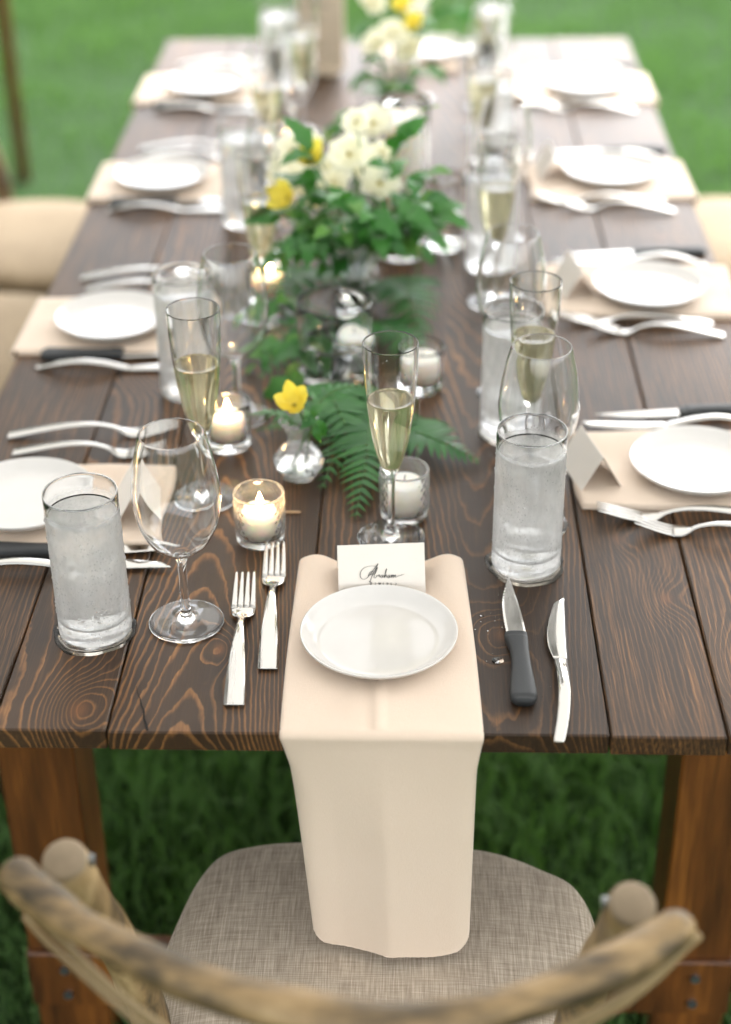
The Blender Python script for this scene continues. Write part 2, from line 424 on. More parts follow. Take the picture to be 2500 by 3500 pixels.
parts = [grass(90000, -1.6, 1.6, -.7, 2.6, .062), grass(110000, -4.2, 4.2, 2.3, 7.6, .048), grass(14000, -4, -1.6, -.5, 2.4, .05), grass(14000, 1.6, 4, -.5, 2.4, .05)]
V = np.concatenate([p[0] for p in parts]); nb = sum(p[1] for p in parts)
gm = bpy.data.meshes.new('grass'); gm.vertices.add(len(V)); gm.vertices.foreach_set('co', V.ravel().astype(np.float32))
base = np.arange(nb)[:, None]*5
li = np.concatenate([base+np.array([0, 1, 3, 2]), base+np.array([2, 3, 4])], 1).ravel()
ls = (np.arange(nb)[:, None]*7+np.array([0, 4])).ravel()
gm.loops.add(nb*7); gm.loops.foreach_set('vertex_index', li.astype(np.int32))
gm.polygons.add(nb*2); gm.polygons.foreach_set('loop_start', ls.astype(np.int32))
gm.update(calc_edges=True); gm.materials.append(M['grass'])
tag(ob('grass', gm), 'short green grass blades covering the lawn', 'grass', kind='stuff')

# ------------------------------------------------------------------ tent
tent = thing('tent', 'sailcloth tent with a slim brown wooden pole standing on the lawn left of the table', 'tent', (-1.135, 3.49, 0))
ph = math.radians(-16); du = (cos(ph), sin(ph)); dvv = (sin(ph), -cos(ph))   # along the eave / inwards
cv, cf = [], []; NA, NB = 30, 30; LA0, LA1, LB = -7.5, 6.0, 5.6
for j in range(NB+1):
    for i in range(NA+1):
        s = LA0+(LA1-LA0)*i/NA; q = LB*j/NB
        e = min(s-LA0, LA1-s, q, LB-q, 2.8); z = 2.02+.46*e+.10*e*(4-e)*.12
        if e < .01: z -= .05*abs(sin(pi*(s+q)/2.6))
        cv.append((du[0]*s+dvv[0]*q, du[1]*s+dvv[1]*q, z))
for j in range(NB):
    for i in range(NA): a = j*(NA+1)+i; cf.append((a, a+1, a+NA+2, a+NA+1))
ob('canopy', me('canopy', cv, cf, M['canopy']), tent)
for s, q in ((0, .0), (5.9, .1), (-7.4, .1), (-7.4, 5.5), (5.9, 5.5)):
    x, y = du[0]*s+dvv[0]*q, du[1]*s+dvv[1]*q
    v, f = tube([(x, y, -.02), (x, y, 1.1), (x, y, 2.01)], .021, 12); ob('pole', me('pole', v, f, M['pole']), tent)

# ------------------------------------------------------------------ shrubs beyond the tent, left: made tall to block sky light, second out of view
def shrub(x, y, rad, hgt, nl, lab, seed):
    g = np.random.default_rng(seed); c = thing('garden_shrub', lab, 'shrub', (x, y, 0), 0, 'dark shrubs at the left edge of the lawn')
    rs = random.Random(seed); V, F = [], []
    cl = [(g.normal(0, rad*.42), g.normal(0, rad*.42), hgt*(.12+.80*g.random()), rad*(.25+.3*g.random())) for _ in range(34)]
    for i in range(nl):
        cx, cy_, cz, cr_ = cl[i % 34]; d = g.normal(0, 1, 3); d /= np.linalg.norm(d); p = np.array([cx, cy_, cz])+d*cr_*(.45+.6*g.random())*np.array([1, 1, .8]); p[2] = max(.03, p[2])
        a = g.normal(0, 1, 3); a /= np.linalg.norm(a); b = np.cross(a, d+.3*g.normal(0, 1, 3)); b /= max(1e-6, np.linalg.norm(b)); s = .09+.10*g.random(); o = len(V)
        V += [tuple(p), tuple(p+a*s*.5+b*s*.28), tuple(p+a*s), tuple(p+a*s*.5-b*s*.28)]; F.append((o, o+1, o+2, o+3))
    tag(ob('foliage', me('foliage', V, F, M['shrub'], False), c), kind='stuff')
    for k in range(5):
        q = cl[k*5]; v, f = tube([(0, 0, -.02), (q[0]*.4, q[1]*.4, q[2]*.5), (q[0], q[1], q[2])], [.035, .022, .008], 8); ob('limb', me('limb', v, f, M['bark']), c)
for i, a in enumerate([(-3.5, 7.9, 1.5, 6.0, 'dark green shrub at the top left corner, just beyond the lawn pole'), (-4.6, 5.9, 1.6, 6.5, 'second dark shrub left of the corner shrub')]):
    shrub(*a[:4], 9000, a[4], 200+i)

hg = np.random.default_rng(9); NL = 26000; c = thing('shade_hedge', 'unseen tall dark hedge running along the lawn edge past the tent pole', 'shade_hedge', (-4.9, 0, 0))  # out of view, added to cut the light coming from the left
y = hg.uniform(-5, 4.8, NL); top = 4.4+.35*np.sin(y*2.1)+.2*np.sin(y*5.3); z = top*hg.random(NL)**.8; x = hg.normal(0, .33, NL)+.12*np.sin(y*3+z*4)
V, F = [], []
for i in range(NL):
    p = np.array([x[i], y[i], max(.03, z[i])]); a = hg.normal(0, 1, 3); a /= np.linalg.norm(a); b = np.cross(a, hg.normal(0, 1, 3)); b /= np.linalg.norm(b); q = .09+.08*hg.random(); o = len(V)
    V += [tuple(p), tuple(p+a*q*.5+b*q*.28), tuple(p+a*q), tuple(p+a*q*.5-b*q*.28)]; F.append((o, o+1, o+2, o+3))
tag(ob('foliage', me('foliage', V, F, M['shrub'], False), c), kind='stuff')
for k in range(8):
    v, f = tube([(0, -4.6+k*1.25, -.02), (.03, -4.5+k*1.25, 1.4), (-.05, -4.6+k*1.25, 2.6)], [.04, .03, .01], 8); ob('trunk', me('trunk', v, f, M['bark']), c)

# ------------------------------------------------------------------ table
TW, TL = .4893, 2.311
table = thing('farm_table', 'long dark stained wooden farm table laid for dinner on the lawn', 'table', (0, 0, 0))
edges = [-.4893, -.3485, -.2415, -.0635, .0450, .2210, .3280, .4893]
PR = [  # centre, lines/m, quadratic, along, wobble, fine, knot1(x,y,size2,amp,dark), knot2
 dict(grain_x=-.42, grain_a=170., grain_b=0., grain_c=3., grain_w=5., grain_fine=.75, k1=(-.43, .9, .0010, 3, .6), k2=(-.40, 1.7, .001, 2, .5)),
 dict(grain_x=-.27, grain_a=95., grain_b=350., grain_c=5., grain_w=3.5, grain_fine=.25, k1=(-.272, .030, .00105, 7.6, .55), k2=(-.30, .74, .0012, 5, .6)),
 dict(grain_x=-.168, grain_a=22., grain_b=1500., grain_c=17., grain_w=2.2, grain_fine=.10, k1=(-.150, .128, .00042, -3.2, .75), k2=(-.10, .93, .0015, 6, .6)),
 dict(grain_x=-.01, grain_a=118., grain_b=150., grain_c=2.5, grain_w=2.5, grain_fine=.30, k1=(0., .7, .0008, 3, .4), k2=(.01, 1.5, .001, 4, .4)),
 dict(grain_x=.140, grain_a=38., grain_b=1150., grain_c=-13., grain_w=2.4, grain_fine=.18, k1=(.128, .155, .00070, 4.6, .35), k2=(.15, 1.0, .0015, -5, .5)),
 dict(grain_x=.27, grain_a=185., grain_b=0., grain_c=4., grain_w=5., grain_fine=.85, k1=(.300, .222, .0006, 5, .5), k2=(.262, .335, .0005, 3, .3)),
 dict(grain_x=.40, grain_a=150., grain_b=200., grain_c=5., grain_w=6., grain_fine=.8, k1=(.36, .10, .0014, 4, .2), k2=(.42, 1.2, .001, 4, .5))]
for i, pr in enumerate(PR):
    g = .0008; dz = (0, .0004, -.0003, .0003, 0, -.0005, .0003)[i]
    o = box('plank', edges[i]+g, edges[i+1]-g, (0, .0008, -.0004, 0, .0005, -.0006, .0004)[i], TL, T-.0225, T+dz, mat=M['plank'], parent=table, b=.0016)
    o['seed'] = float(i*1.37+.4)
    for k, v in pr.items():
        if k in ('k1', 'k2'):
            for nm, val in zip(('x', 'y', 's', 'a', 'd'), v): o[k+nm] = float(val)
        else: o[k] = float(v)
cr = [(-.223, .066), (-.220, .055), (-.2165, .047), (-.2140, .037), (-.2105, .030), (-.2090, .018), (-.2050, .008), (-.2035, .0005)]
cvv, cff = [], []
for i, (x, y) in enumerate(cr):
    w = .0002+.0011*(i/7)**1.2; cvv += [(x-w, y, T+.0009), (x+w, y, T+.0009)]
    if i: cff.append((2*i-2, 2*i-1, 2*i+1, 2*i))
ob('crack', me('crack', cvv, cff, M['crack'], False), table)
for sx, y0, y1 in ((-1, .262, .352), (1, .262, .352), (-1, 1.96, 2.05), (1, 1.96, 2.05)):
    box('leg', *sorted((sx*.345, sx*.435)), y0, y1, 0.0, T-.024, mat=M['base'], parent=table, b=.003)
for y0, y1 in ((.253, .290), (2.022, 2.059)):
    r = box('cross_rail', -.437, .437, y0, y1, .105, .197, mat=M['base'], parent=table, b=.003)
    for sx in (-1, 1):
        for z in (.128, .172):
            yy = y0-.002 if y0 < 1 else y1+.002
            v, f = tube([(sx*.39, yy-.003, z), (sx*.39, yy+.004, z)], .006, 10); ob('bolt', me('bolt', v, f, M['bolt'], False), r)
for y in (.31, 2.005): box('top_batten', -.344, .344, y-.02, y+.02, T-.092, T-.024, mat=M['base'], parent=table)
box('stretcher', -.045, .045, .292, 2.02, .125, .175, mat=M['base'], parent=table)

# ------------------------------------------------------------------ chair
def dense(path, n=6):
    return smooth_prof(path, n)
def chair_proto():
    c = thing('dining_chair', 'rustic branch chair with oatmeal cushion at the near head of the table', 'chair', (0, 0, 0), 0, 'branch chairs around the table')
    rs = random.Random(3)
    ol = [(-.203, .057), (-.189, .116), (-.168, .154), (-.135, .168), (-.088, .175), (.01, .179), (.105, .168), (.146, .157), (.179, .139), (.212, .116), (.227, .077), (.229, .035),
          (.216, -.02), (.196, -.075), (.178, -.14), (.12, -.195), (0, -.21), (-.12, -.2), (-.185, -.15), (-.204, -.075), (-.211, 0.0)]
    ol = smooth_prof(ol+[ol[0]], 4)[:-1]; n = len(ol); v, f = [(.005, -.01, T-.278)], []
    rings = [(.25, .0118), (.5, .010), (.75, .0062), (.9, .000), (.965, -.005), (.993, -.011), (1.0, -.019), (.997, -.034), (.975, -.043), (.9, -.047)]
    for s, dz in rings:
        for x, y in ol: v.append((.005+(x-.005)*s, -.01+(y+.01)*s, T-.288+dz))
    for k in range(n): f.append((0, 1+k, 1+(k+1) % n))
    for r in range(len(rings)-1):
        for k in range(n):
            a = 1+r*n; k2 = (k+1) % n; f.append((a+k, a+n+k, a+n+k2, a+k2))
    f.append(tuple(1+(len(rings)-1)*n+k for k in range(n-1, -1, -1)))
    cu = ob('seat_cushion', fix(me('seat_cushion', v, f, M['cushion'])), c)
    pp = [(.005+(x-.005)*1.002, -.01+(y+.01)*1.002, T-.3065) for x, y in ol]; v, f = tube(pp+[pp[0]], .0022, 6, False); ob('piping', me('piping', v, f, M['cushion']), cu)
    # round wooden seat under the cushion
    v, f = [], []
    for z, s in ((T-.337, .9), (T-.337, .97), (T-.357, .97), (T-.357, .9)):
        for x, y in ol: v.append((.005+(x-.005)*s, -.01+(y+.01)*s, z))
    for r in range(3):
        for k in range(n): k2 = (k+1) % n; f.append((r*n+k, (r+1)*n+k, (r+1)*n+k2, r*n+k2))
    f.append(tuple(range(n))); f.append(tuple(3*n+k for k in range(n-1, -1, -1)))
    ob('seat_base', fix(me('seat_base', v, f, M['bark'])), c)
    rail = [(-.268, -.256, .082), (-.256, -.266, .078), (-.226, -.290, .073), (-.195, -.312, .071), (-.124, -.353, .070), (-.058, -.378, .070), (.009, -.391, .069), (.067, -.387, .069), (.13, -.367, .070), (.196, -.331, .071), (.230, -.307, .074), (.243, -.296, .077)]
    rp = dense([(x, y, z+T-.003) for x, y, z in rail], 6)
    rr = []
    for i in range(len(rp)):
        t = i/(len(rp)-1); e = min(t, 1-t)
        rr.append((.0152+.0012*sin(t*17)+.0008*sin(t*41))*min(1, .12+sqrt(min(1, e/.085))*.9))
    v, f = tube(rp, rr, 20, True, .03, rs); ob('back_rail', me('back_rail', v, f, M['barkx']), c)
    for top, mid, low, r0, nm in (((-.2315, -.2265, .056), (-.214, -.130, -.17), (-.205, -.105, -.325), .0182, 'post'), ((.2065, -.2665, .056), (.196, -.150, -.17), (.188, -.118, -.325), .0182, 'post')):
        pth = dense([(top[0], top[1], top[2]+T), (mid[0], mid[1], mid[2]+T), (low[0], low[1], low[2]+T), (low[0], low[1]-.03, 0.0)], 7)
        v, f = tube(pth, [r0*(1+.05*sin(i*1.7)) for i in range(len(pth))], 18, True, .05, rs); p = ob(nm, me(nm, v, f, M['bark']), c)
        d = (Vector(pth[0])-Vector(pth[1])).normalized(); a = Vector(pth[0])
        v, f = tube([a-d*.0004, a+d*.002, a+d*.0035], [r0*1.0, r0*.96, r0*.80], 18); ob('sawn_end', me('sawn_end', v, f, M['cut']), p)
        s = 1 if top[0] < 0 else -1
        bp = a-d*.006+Vector((s*(r0+.0005), .004, 0)); v, f = tube([bp-Vector((s*.004, 0, 0)), bp+Vector((s*.003, 0, 0))], .005, 8); ob('bolt', me('bolt', v, f, M['bolt'], False), p)
    for path, r0 in (([(-.266, -.262, .052), (-.229, -.290, .044), (-.197, -.319, .036), (-.151, -.338, .004), (-.08, -.335, -.06), (.02, -.27, -.15), (.11, -.18, -.26), (.15, -.14, -.33)], .0038),
                     ([(-.259, -.262, .030), (-.236, -.286, .028), (-.200, -.316, .020), (-.158, -.334, -.010), (-.10, -.33, -.08), (0., -.28, -.16), (.08, -.2, -.26), (.12, -.16, -.33)], .0026),
                     ([(.253, -.292, .052), (.226, -.314, .044), (.198, -.332, .034), (.155, -.338, .004), (.08, -.33, -.06), (-.02, -.26, -.15), (-.11, -.17, -.26), (-.15, -.13, -.33)], .0040),
                     ([(.243, -.292, .034), (.222, -.312, .028), (.19, -.332, .016), (.150, -.334, -.014), (.09, -.32, -.08), (0., -.25, -.16), (-.08, -.19, -.26), (-.12, -.15, -.33)], .0026)):
        pth = dense([(x, y, z+T) for x, y, z in path], 5); v, f = tube(pth, r0, 10, True, .06, rs); ob('bent_twig', me('bent_twig', v, f, M['twig']), c)
    for sx in (-1, 1):
        v, f = tube(dense([(sx*.165, .11, T-.345), (sx*.172, .125, .2), (sx*.176, .135, 0)], 5), .018, 12, True, .05, rs); ob('front_leg', me('front_leg', v, f, M['bark']), c)
    return c
chair = chair_proto()
for x, y, rz, lab in ((-.735, 1.93, -pi/2, 'branch chair with tan cushion at the fourth place along the left side'), (-.725, 1.44, -pi/2, 'branch chair with tan cushion at the third place along the left side'),
                      (.735, 1.93, pi/2, 'branch chair with tan cushion at the fourth place along the right side'), (.725, 1.43, pi/2, 'branch chair with tan cushion at the third place along the right side'),
    (-.74, .90, -pi/2, 'branch chair with tan cushion at the second place along the left side'), (-.75, .40, -pi/2, 'branch chair with tan cushion at the nearest place along the left side'),
    (.74, .95, pi/2, 'branch chair with tan cushion at the second place along the right side'), (.75, .45, pi/2, 'branch chair with tan cushion at the nearest place along the right side')):
    c = dup(chair, (x, y, 0), rz, lab)
    for ch in kids(c):
        if ch.name.startswith('seat_cushion'):
            for q in [ch]+kids(ch): q.material_slots[0].link = 'OBJECT'; q.material_slots[0].material = M['tancushion']

# ------------------------------------------------------------------ napkins
def napkin(seed, hump=.018, L=.272, xw0=(-.079, .092), xw1=(-.080, .104), xw2=(-.061, .101), drop=.262, hem=True, flat=False):
    rs = random.Random(seed); p1, p2, p3 = rs.random()*6, rs.random()*6, rs.random()*6
    NT_, st = 40, []
    for y in np.linspace(L, .002, 44): st.append((y, 0, 'top'))
    for a in np.linspace(0, pi/2, 7)[1:]: st.append((.002-.007*sin(a), -.006*(1-cos(a)), 'turn'))
    for z in np.linspace(-.006, -drop, 44)[1:]: st.append((-.005, z, 'hang'))
    v, f = [], []; th = .0030 if not flat else .0075
    W = NT_+3
    for si, (y, z, kd) in enumerate(st):
        q = (L-y)/L if kd != 'hang' else 1.0; h = 0 if kd != 'hang' else (-z-.006)/(drop-.006)
        for ti in range(-1, NT_+2):
            t = max(-1, min(1, -1+2*ti/NT_)); u = (t+1)/2
            if kd == 'hang':
                a = h; s0 = 1-(1-a)**2
                narrow = min(1, a*7)*.004*(1 if not flat else .3)
                xl = xw1[0]+(xw2[0]-xw1[0])*a**.8+narrow; xr = xw1[1]+(xw2[1]-xw1[1])*a**.8-narrow
                x = xl+(xr-xl)*u
                c0 = -.02+.012*sin(a*2+p1) if not flat else .1*sin(p1)
                d = t-c0; ridge = .015*(1-min(1, abs(d)/(.60 if d < 0 else 1.0)))**1.35 if not flat else .008*exp(-(d/.5)**2)
                fl = .0045*sin(2.2*t+p2+a*1.4)*a
                edge = .006*max(0, (abs(t)-.8)/.2)**2
                yy = y-ridge*min(1, a*2.6)*(.55+.45*a)-fl-.004*a+edge*min(1, 4*a)
                sag = .0035*a*(1-abs(t)**1.5) + .010*a*max(0, (abs(t)-.86)/.14)**2*-1 + .003*a*sin(5*t+p3)
                zz = z-sag
                if ti in (-1, NT_+1): yy += .006
            else:
                xl = xw0[0]+(xw1[0]-xw0[0])*q; xr = xw0[1]+(xw1[1]-xw0[1])*q
                bulge = .004*sin(pi*q)
                x = xl-bulge*.5+(xr-xl+bulge)*u; yy = y+(.004*sin(3*t+p1) if q < .02 else 0)
                hm = hump*exp(-((abs(t-.02)-.80)/.30)**2)*max(0, 1-q/.46)**1.2
                base = th+hm+.0008*sin(7*t+p2)*sin(5*q*3+p3)
                if kd == 'top' and not flat: base += .0036*(exp(-((t+.03)/.035)**2)-.5*exp(-((t+.12)/.05)**2))*max(0, min(1, (q-.55)*4))
                if flat: base *= (.86+.14*min(1, (1-abs(t))*7)) ; base += .0012*sin(3.3*t+p1+4*q)
                if kd == 'turn': base = th
                zz = base+z
                if kd == 'turn': yy = y-th*(1-(y+.005)/.007)*.4
                if ti in (-1, NT_+1): zz = .0006+z*.9 if kd == 'top' else zz; x += (-.0006 if ti < 0 else .0006); yy += (.003 if kd == 'turn' else 0)
            v.append((x, yy, zz))
    for i in range(len(st)-1):
        for k in range(W-1):
            a = i*W+k; f.append((a, a+1, a+W+1, a+W))
    # far end closes down to the table
    o = len(v)
    for k in range(W): x, y, z = v[k]; v.append((x, y+.0012, min(z, .0006)))
    for k in range(W-1): f.append((o+k, o+k+1, k+1, k))
    last = [(len(st)-1)*W+k for k in range(1, W-1)]
    return v, f, [v[i] for i in last]
v, f, he = napkin(1)
nap = ob('napkin', me('napkin', v, f, M['napkin']), None, (0, 0, T))
tag(nap, 'peach linen napkin under the central plate, hanging down over the near table end', 'napkin', 'peach napkins at each place')
sm = nap.modifiers.new('thick', 'SOLIDIFY'); sm.thickness = .0012; sm.offset = -1
ss = nap.modifiers.new('sub', 'SUBSURF'); ss.levels = ss.render_levels = 1
hv, hf = tube([(x, y-.0006, z+.0008) for x, y, z in he], [.0009+.0004*((i % 2)) for i in range(len(he))], 6); ob('hem', me('hem', hv, hf, M['napkin']), nap)

LY = [.390, .868, 1.432, 1.945]; RY = [.480, .985, 1.440, 1.945]
ORD = ['nearest', 'second', 'third', 'farthest']
for i in range(4):
    for sx, ys in ((-1, LY), (1, RY)):
        side = 'left' if sx < 0 else 'right'
        inner = .247 if sx < 0 else .265
        wv = (.083, .083)
        v, f, he = napkin(10+i*2+(sx > 0), hump=.002, L=.4893-(.238 if sx < 0 else .228), xw0=(-.082, .084), xw1=(-.086, .086), xw2=(-.072, .074), drop=.20, flat=True)
        o = ob('napkin', me('napkin', v, f, M['napkin']), None, (sx*.4893, ys[i], T), (0, 0, (-pi/2 if sx < 0 else pi/2)+rng.uniform(-.03, .03)))
        tag(o, f'peach napkin folded flat under the {ORD[i]} plate on the {side} side', 'napkin', 'peach napkins at each place')
v, f, he = napkin(31, hump=.004, L=.25, xw0=(-.08, .08), xw1=(-.082, .082), xw2=(-.07, .07), drop=.2, flat=True)
tag(ob('napkin', me('napkin', v, f, M['napkin']), None, (.045, TL, T), (0, 0, pi)), 'peach napkin at the far head of the table, behind the flowers', 'napkin', 'peach napkins at each place')

# ------------------------------------------------------------------ plates
pp = smooth_prof([(0, .0038), (.03, .0039), (.054, .0042), (.0625, .0062), (.0700, .0112), (.0748, .0155), (.0768, .0168), (.0774, .0160), (.0764, .0138), (.068, .006), (.058, .0008), (.05, .0), (.048, .0015), (.03, .0018), (0, .0018)], 4)
v, f = lathe(pp, 72); PL = fix(me('plate', v, f, M['porcelain']))
def plate(x, y, z, lab): tag(ob('bread_plate', PL, None, (x, y, T+z)), lab, 'plate', 'round white bread plates')
plate(.007, .135, .0042, 'white bread plate in the middle foreground, in front of the written name card')
for i in range(4):
    plate((-.394, -.372, -.379, -.362)[i], (.385, .860, 1.424, 1.935)[i], .0092, f'white bread plate on the {ORD[i]} napkin of the left side')
    plate((.366, .371, .365, .366)[i], (.468, .969, 1.447, 1.936)[i], .0092, f'white bread plate on the {ORD[i]} napkin of the right side')
plate(.075, 2.17, .0092, 'white bread plate at the far head of the table')

# ------------------------------------------------------------------ place cards
def card(loc, rz, lab, text=False, w=.089, h=.056, half=.027):
    if not text: w, h, half = .078, .048, .024
    c = thing('place_card', lab, 'place card', (loc[0], loc[1], T+loc[2]), rz, 'folded cream place cards')
    zt = sqrt(h*h-half*half); t = .0006
    def panel(sg):
        n = Vector((0, sg*zt, half)).normalized()*t; v = []
        for o in (Vector(), n):
            for x, y, z in ((-w/2, sg*half, 0), (w/2, sg*half, 0), (w/2, 0, zt), (-w/2, 0, zt)): v.append(Vector((x, y, z))+o)
        return v, [(0, 1, 2, 3), (7, 6, 5, 4), (0, 4, 5, 1), (1, 5, 6, 2), (2, 6, 7, 3), (3, 7, 4, 0)]
    for sg in (-1, 1):
        v, f = panel(sg); ob('card_panel', fix(me('card_panel', v, f, M['paper'], False)), c)
    if text:
        S = w/703.
        strokes = [[(655, 330), (610, 328), (560, 340), (528, 365), (520, 395), (535, 415), (565, 412), (600, 385), (635, 345), (668, 310)],
                   [(668, 312), (640, 355), (612, 400), (598, 432), (592, 425)], [(585, 395), (600, 370), (620, 362), (628, 372), (600, 385), (640, 378)],
                   [(640, 378), (655, 355), (662, 335), (652, 345), (635, 385), (632, 403), (645, 402), (655, 388), (665, 392)], [(665, 392), (672, 382), (678, 385), (676, 397), (684, 398)],
                   [(702, 383), (692, 385), (686, 396), (692, 402), (702, 390), (706, 384), (702, 398), (710, 398)], [(710, 398), (728, 365), (736, 342), (728, 352), (716, 400), (724, 385), (732, 380), (732, 396), (742, 396)],
                   [(758, 381), (747, 384), (742, 395), (748, 401), (757, 388), (761, 382), (757, 396), (766, 396)], [(766, 396), (774, 380), (778, 382), (774, 398), (784, 382), (791, 380), (788, 397), (798, 382), (806, 379), (803, 394), (820, 388), (845, 380), (875, 372)]]
        cap = {'R': [[(0, 1), (0, 0), (.5, .05), (.55, .3), (.3, .5), (0, .5)], [(.3, .5), (.6, 1)]], 'A': [[(0, 1), (.35, 0), (.7, 1)], [(.15, .65), (.55, .65)]], 'M': [[(0, 1), (.05, 0), (.4, .7), (.75, 0), (.8, 1)]],
               'I': [[(.2, 0), (.2, 1)]], 'E': [[(.5, 0), (0, 0), (0, 1), (.5, 1)], [(0, .5), (.4, .5)]], 'Z': [[(0, 0), (.55, 0), (0, 1), (.6, 1)]]}
        parts = []
        def ribbon(pts, wd):
            pts = smooth_prof(pts, 5) if len(pts) > 3 else pts; v, f = [], []
            for i, (px, py) in enumerate(pts):
                X = (px-343)*S-w/2; D = (py-(210-45*(px-343)/703))*S/.80
                a = pts[max(i-1, 0)]; b = pts[min(i+1, len(pts)-1)]; d = Vector((b[0]-a[0], b[1]-a[1])); d = d.normalized() if d.length > 0 else Vector((1, 0))
                slow = wd*(.55+.75*abs(d.y))
                for s in (-1, 1):
                    x = X-d.y*s*slow; q = D+d.x*s*slow; r = q/h
                    v.append((x, -half*r-zt*.0012/h*8*.1-.0007, zt*(1-r)+.0007))
                if i: k = 2*i; f.append((k-2, k-1, k+1, k))
            parts.append((v, f))
        for s in strokes: ribbon(s, .00027)
        for i, ch in enumerate('RAMIREZ'):
            for s in cap[ch]: ribbon_pts = [(602+i*33+px*17, 432+py*22) for px, py in s]; (lambda q: ribbon(q, .00022))(ribbon_pts if len(ribbon_pts) <= 3 else [p for p in ribbon_pts for _ in (0, 1)])
        v, f = join(parts); ob('lettering', me('lettering', v, f, M['ink'], False), c)
    return c
card((.007, .236, .0050), .075, 'folded cream place card with black script name, standing behind the central plate', True)
card((.243, .462, .0085), math.radians(-76), 'blank side of the folded place card beside the nearest right plate')
card((-.268, .378, .0085), math.radians(98), 'folded place card beside the nearest left plate, seen through the stemmed glass')
card((.268, .985, .0085), math.radians(-80), 'folded place card beside the second right plate')
card((.268, 1.46, .0085), math.radians(-84), 'folded place card beside the third right plate')
card((-.262, .90, .0085), math.radians(95), 'folded place card beside the second left plate, behind the tall water glass')

# ------------------------------------------------------------------ cutlery (local +y from handle end to tip)
def strip(sections):
    """sections: (y, z, half width, thickness, crown)"""
    v, f = [], []; K = 8
    for y, z, w, t, cr in sections:
        for k in range(K):
            a = 2*pi*k/K+pi/8; cx, cz = cos(a), sin(a)
            sx = math.copysign(min(1, abs(cx)*1.25), cx); v.append((w*sx, y, z+t/2+cz*t/2*(1.0)))
    n = len(sections)
    for i in range(n-1):
        for k in range(K): k2 = (k+1) % K; f.append((i*K+k, i*K+k2, (i+1)*K+k2, (i+1)*K+k))
    f.append(tuple(range(K-1, -1, -1))); f.append(tuple((n-1)*K+k for k in range(K)))
    return v, f
def fork_mesh(L, W):
    s = L/.207; parts = []
    H = [(0, .0008, .0098, .0026), (.004, .001, .0100, .003), (.02, .0040, .0098, .003), (.05, .0095, .0085, .0028), (.08, .0130, .0065, .0028), (.105, .0128, .0044, .003), (.122, .0095, .0036, .0034), (.132, .0062, .0042, .0034), (.139, .0032, .0075, .0026), (.146, .0016, .0112, .0020), (.152, .0013, .0122, .0018), (.158, .0016, .0125, .0018)]
    sec = []
    for row in smooth_prof([(a, b, c, d) for a, b, c, d in H], 4): sec.append((row[0]*s, row[1], row[2]*W/.0125, row[3], 0))
    parts.append(strip(sec))
    for k in range(4):
        xc = (-.0096+.0064*k)*W/.0125; tn = []
        for y, z, w, t in ((.1565, .0015, .0031, .0018), (.166, .0028, .0028, .0017), (.18, .0060, .0024, .0016), (.195, .0104, .0018, .0014), (.205, .0132, .0012, .0012), (.2072, .0138, .0005, .0009)): tn.append((y*s, z, w*W/.0125, t, 0))
        v, f = strip(tn); parts.append(([(x+xc*(1-.05*(y/s-.157)/.05), y, z) for x, y, z in v], f))
    v, f = join(parts); return fix(me('fork', v, f, M['steel']))
FD, FS = fork_mesh(.209, .0125), fork_mesh(.182, .0118)
FL = fork_mesh(.207, .0125)
def fork(mesh, nm, x, y, ang, lab): tag(ob(nm, mesh, None, (x, y, T+.0004), (0, 0, ang)), lab, 'fork', 'stainless steel forks')
fork(FL, 'dinner_fork', -.127, .037, math.radians(2.0), 'steel fork beside the wine glass foot, left of the central plate')
fork(FD, 'salad_fork', -.0995, .093, math.radians(2.2), 'steel fork lying closest to the left edge of the hanging napkin')

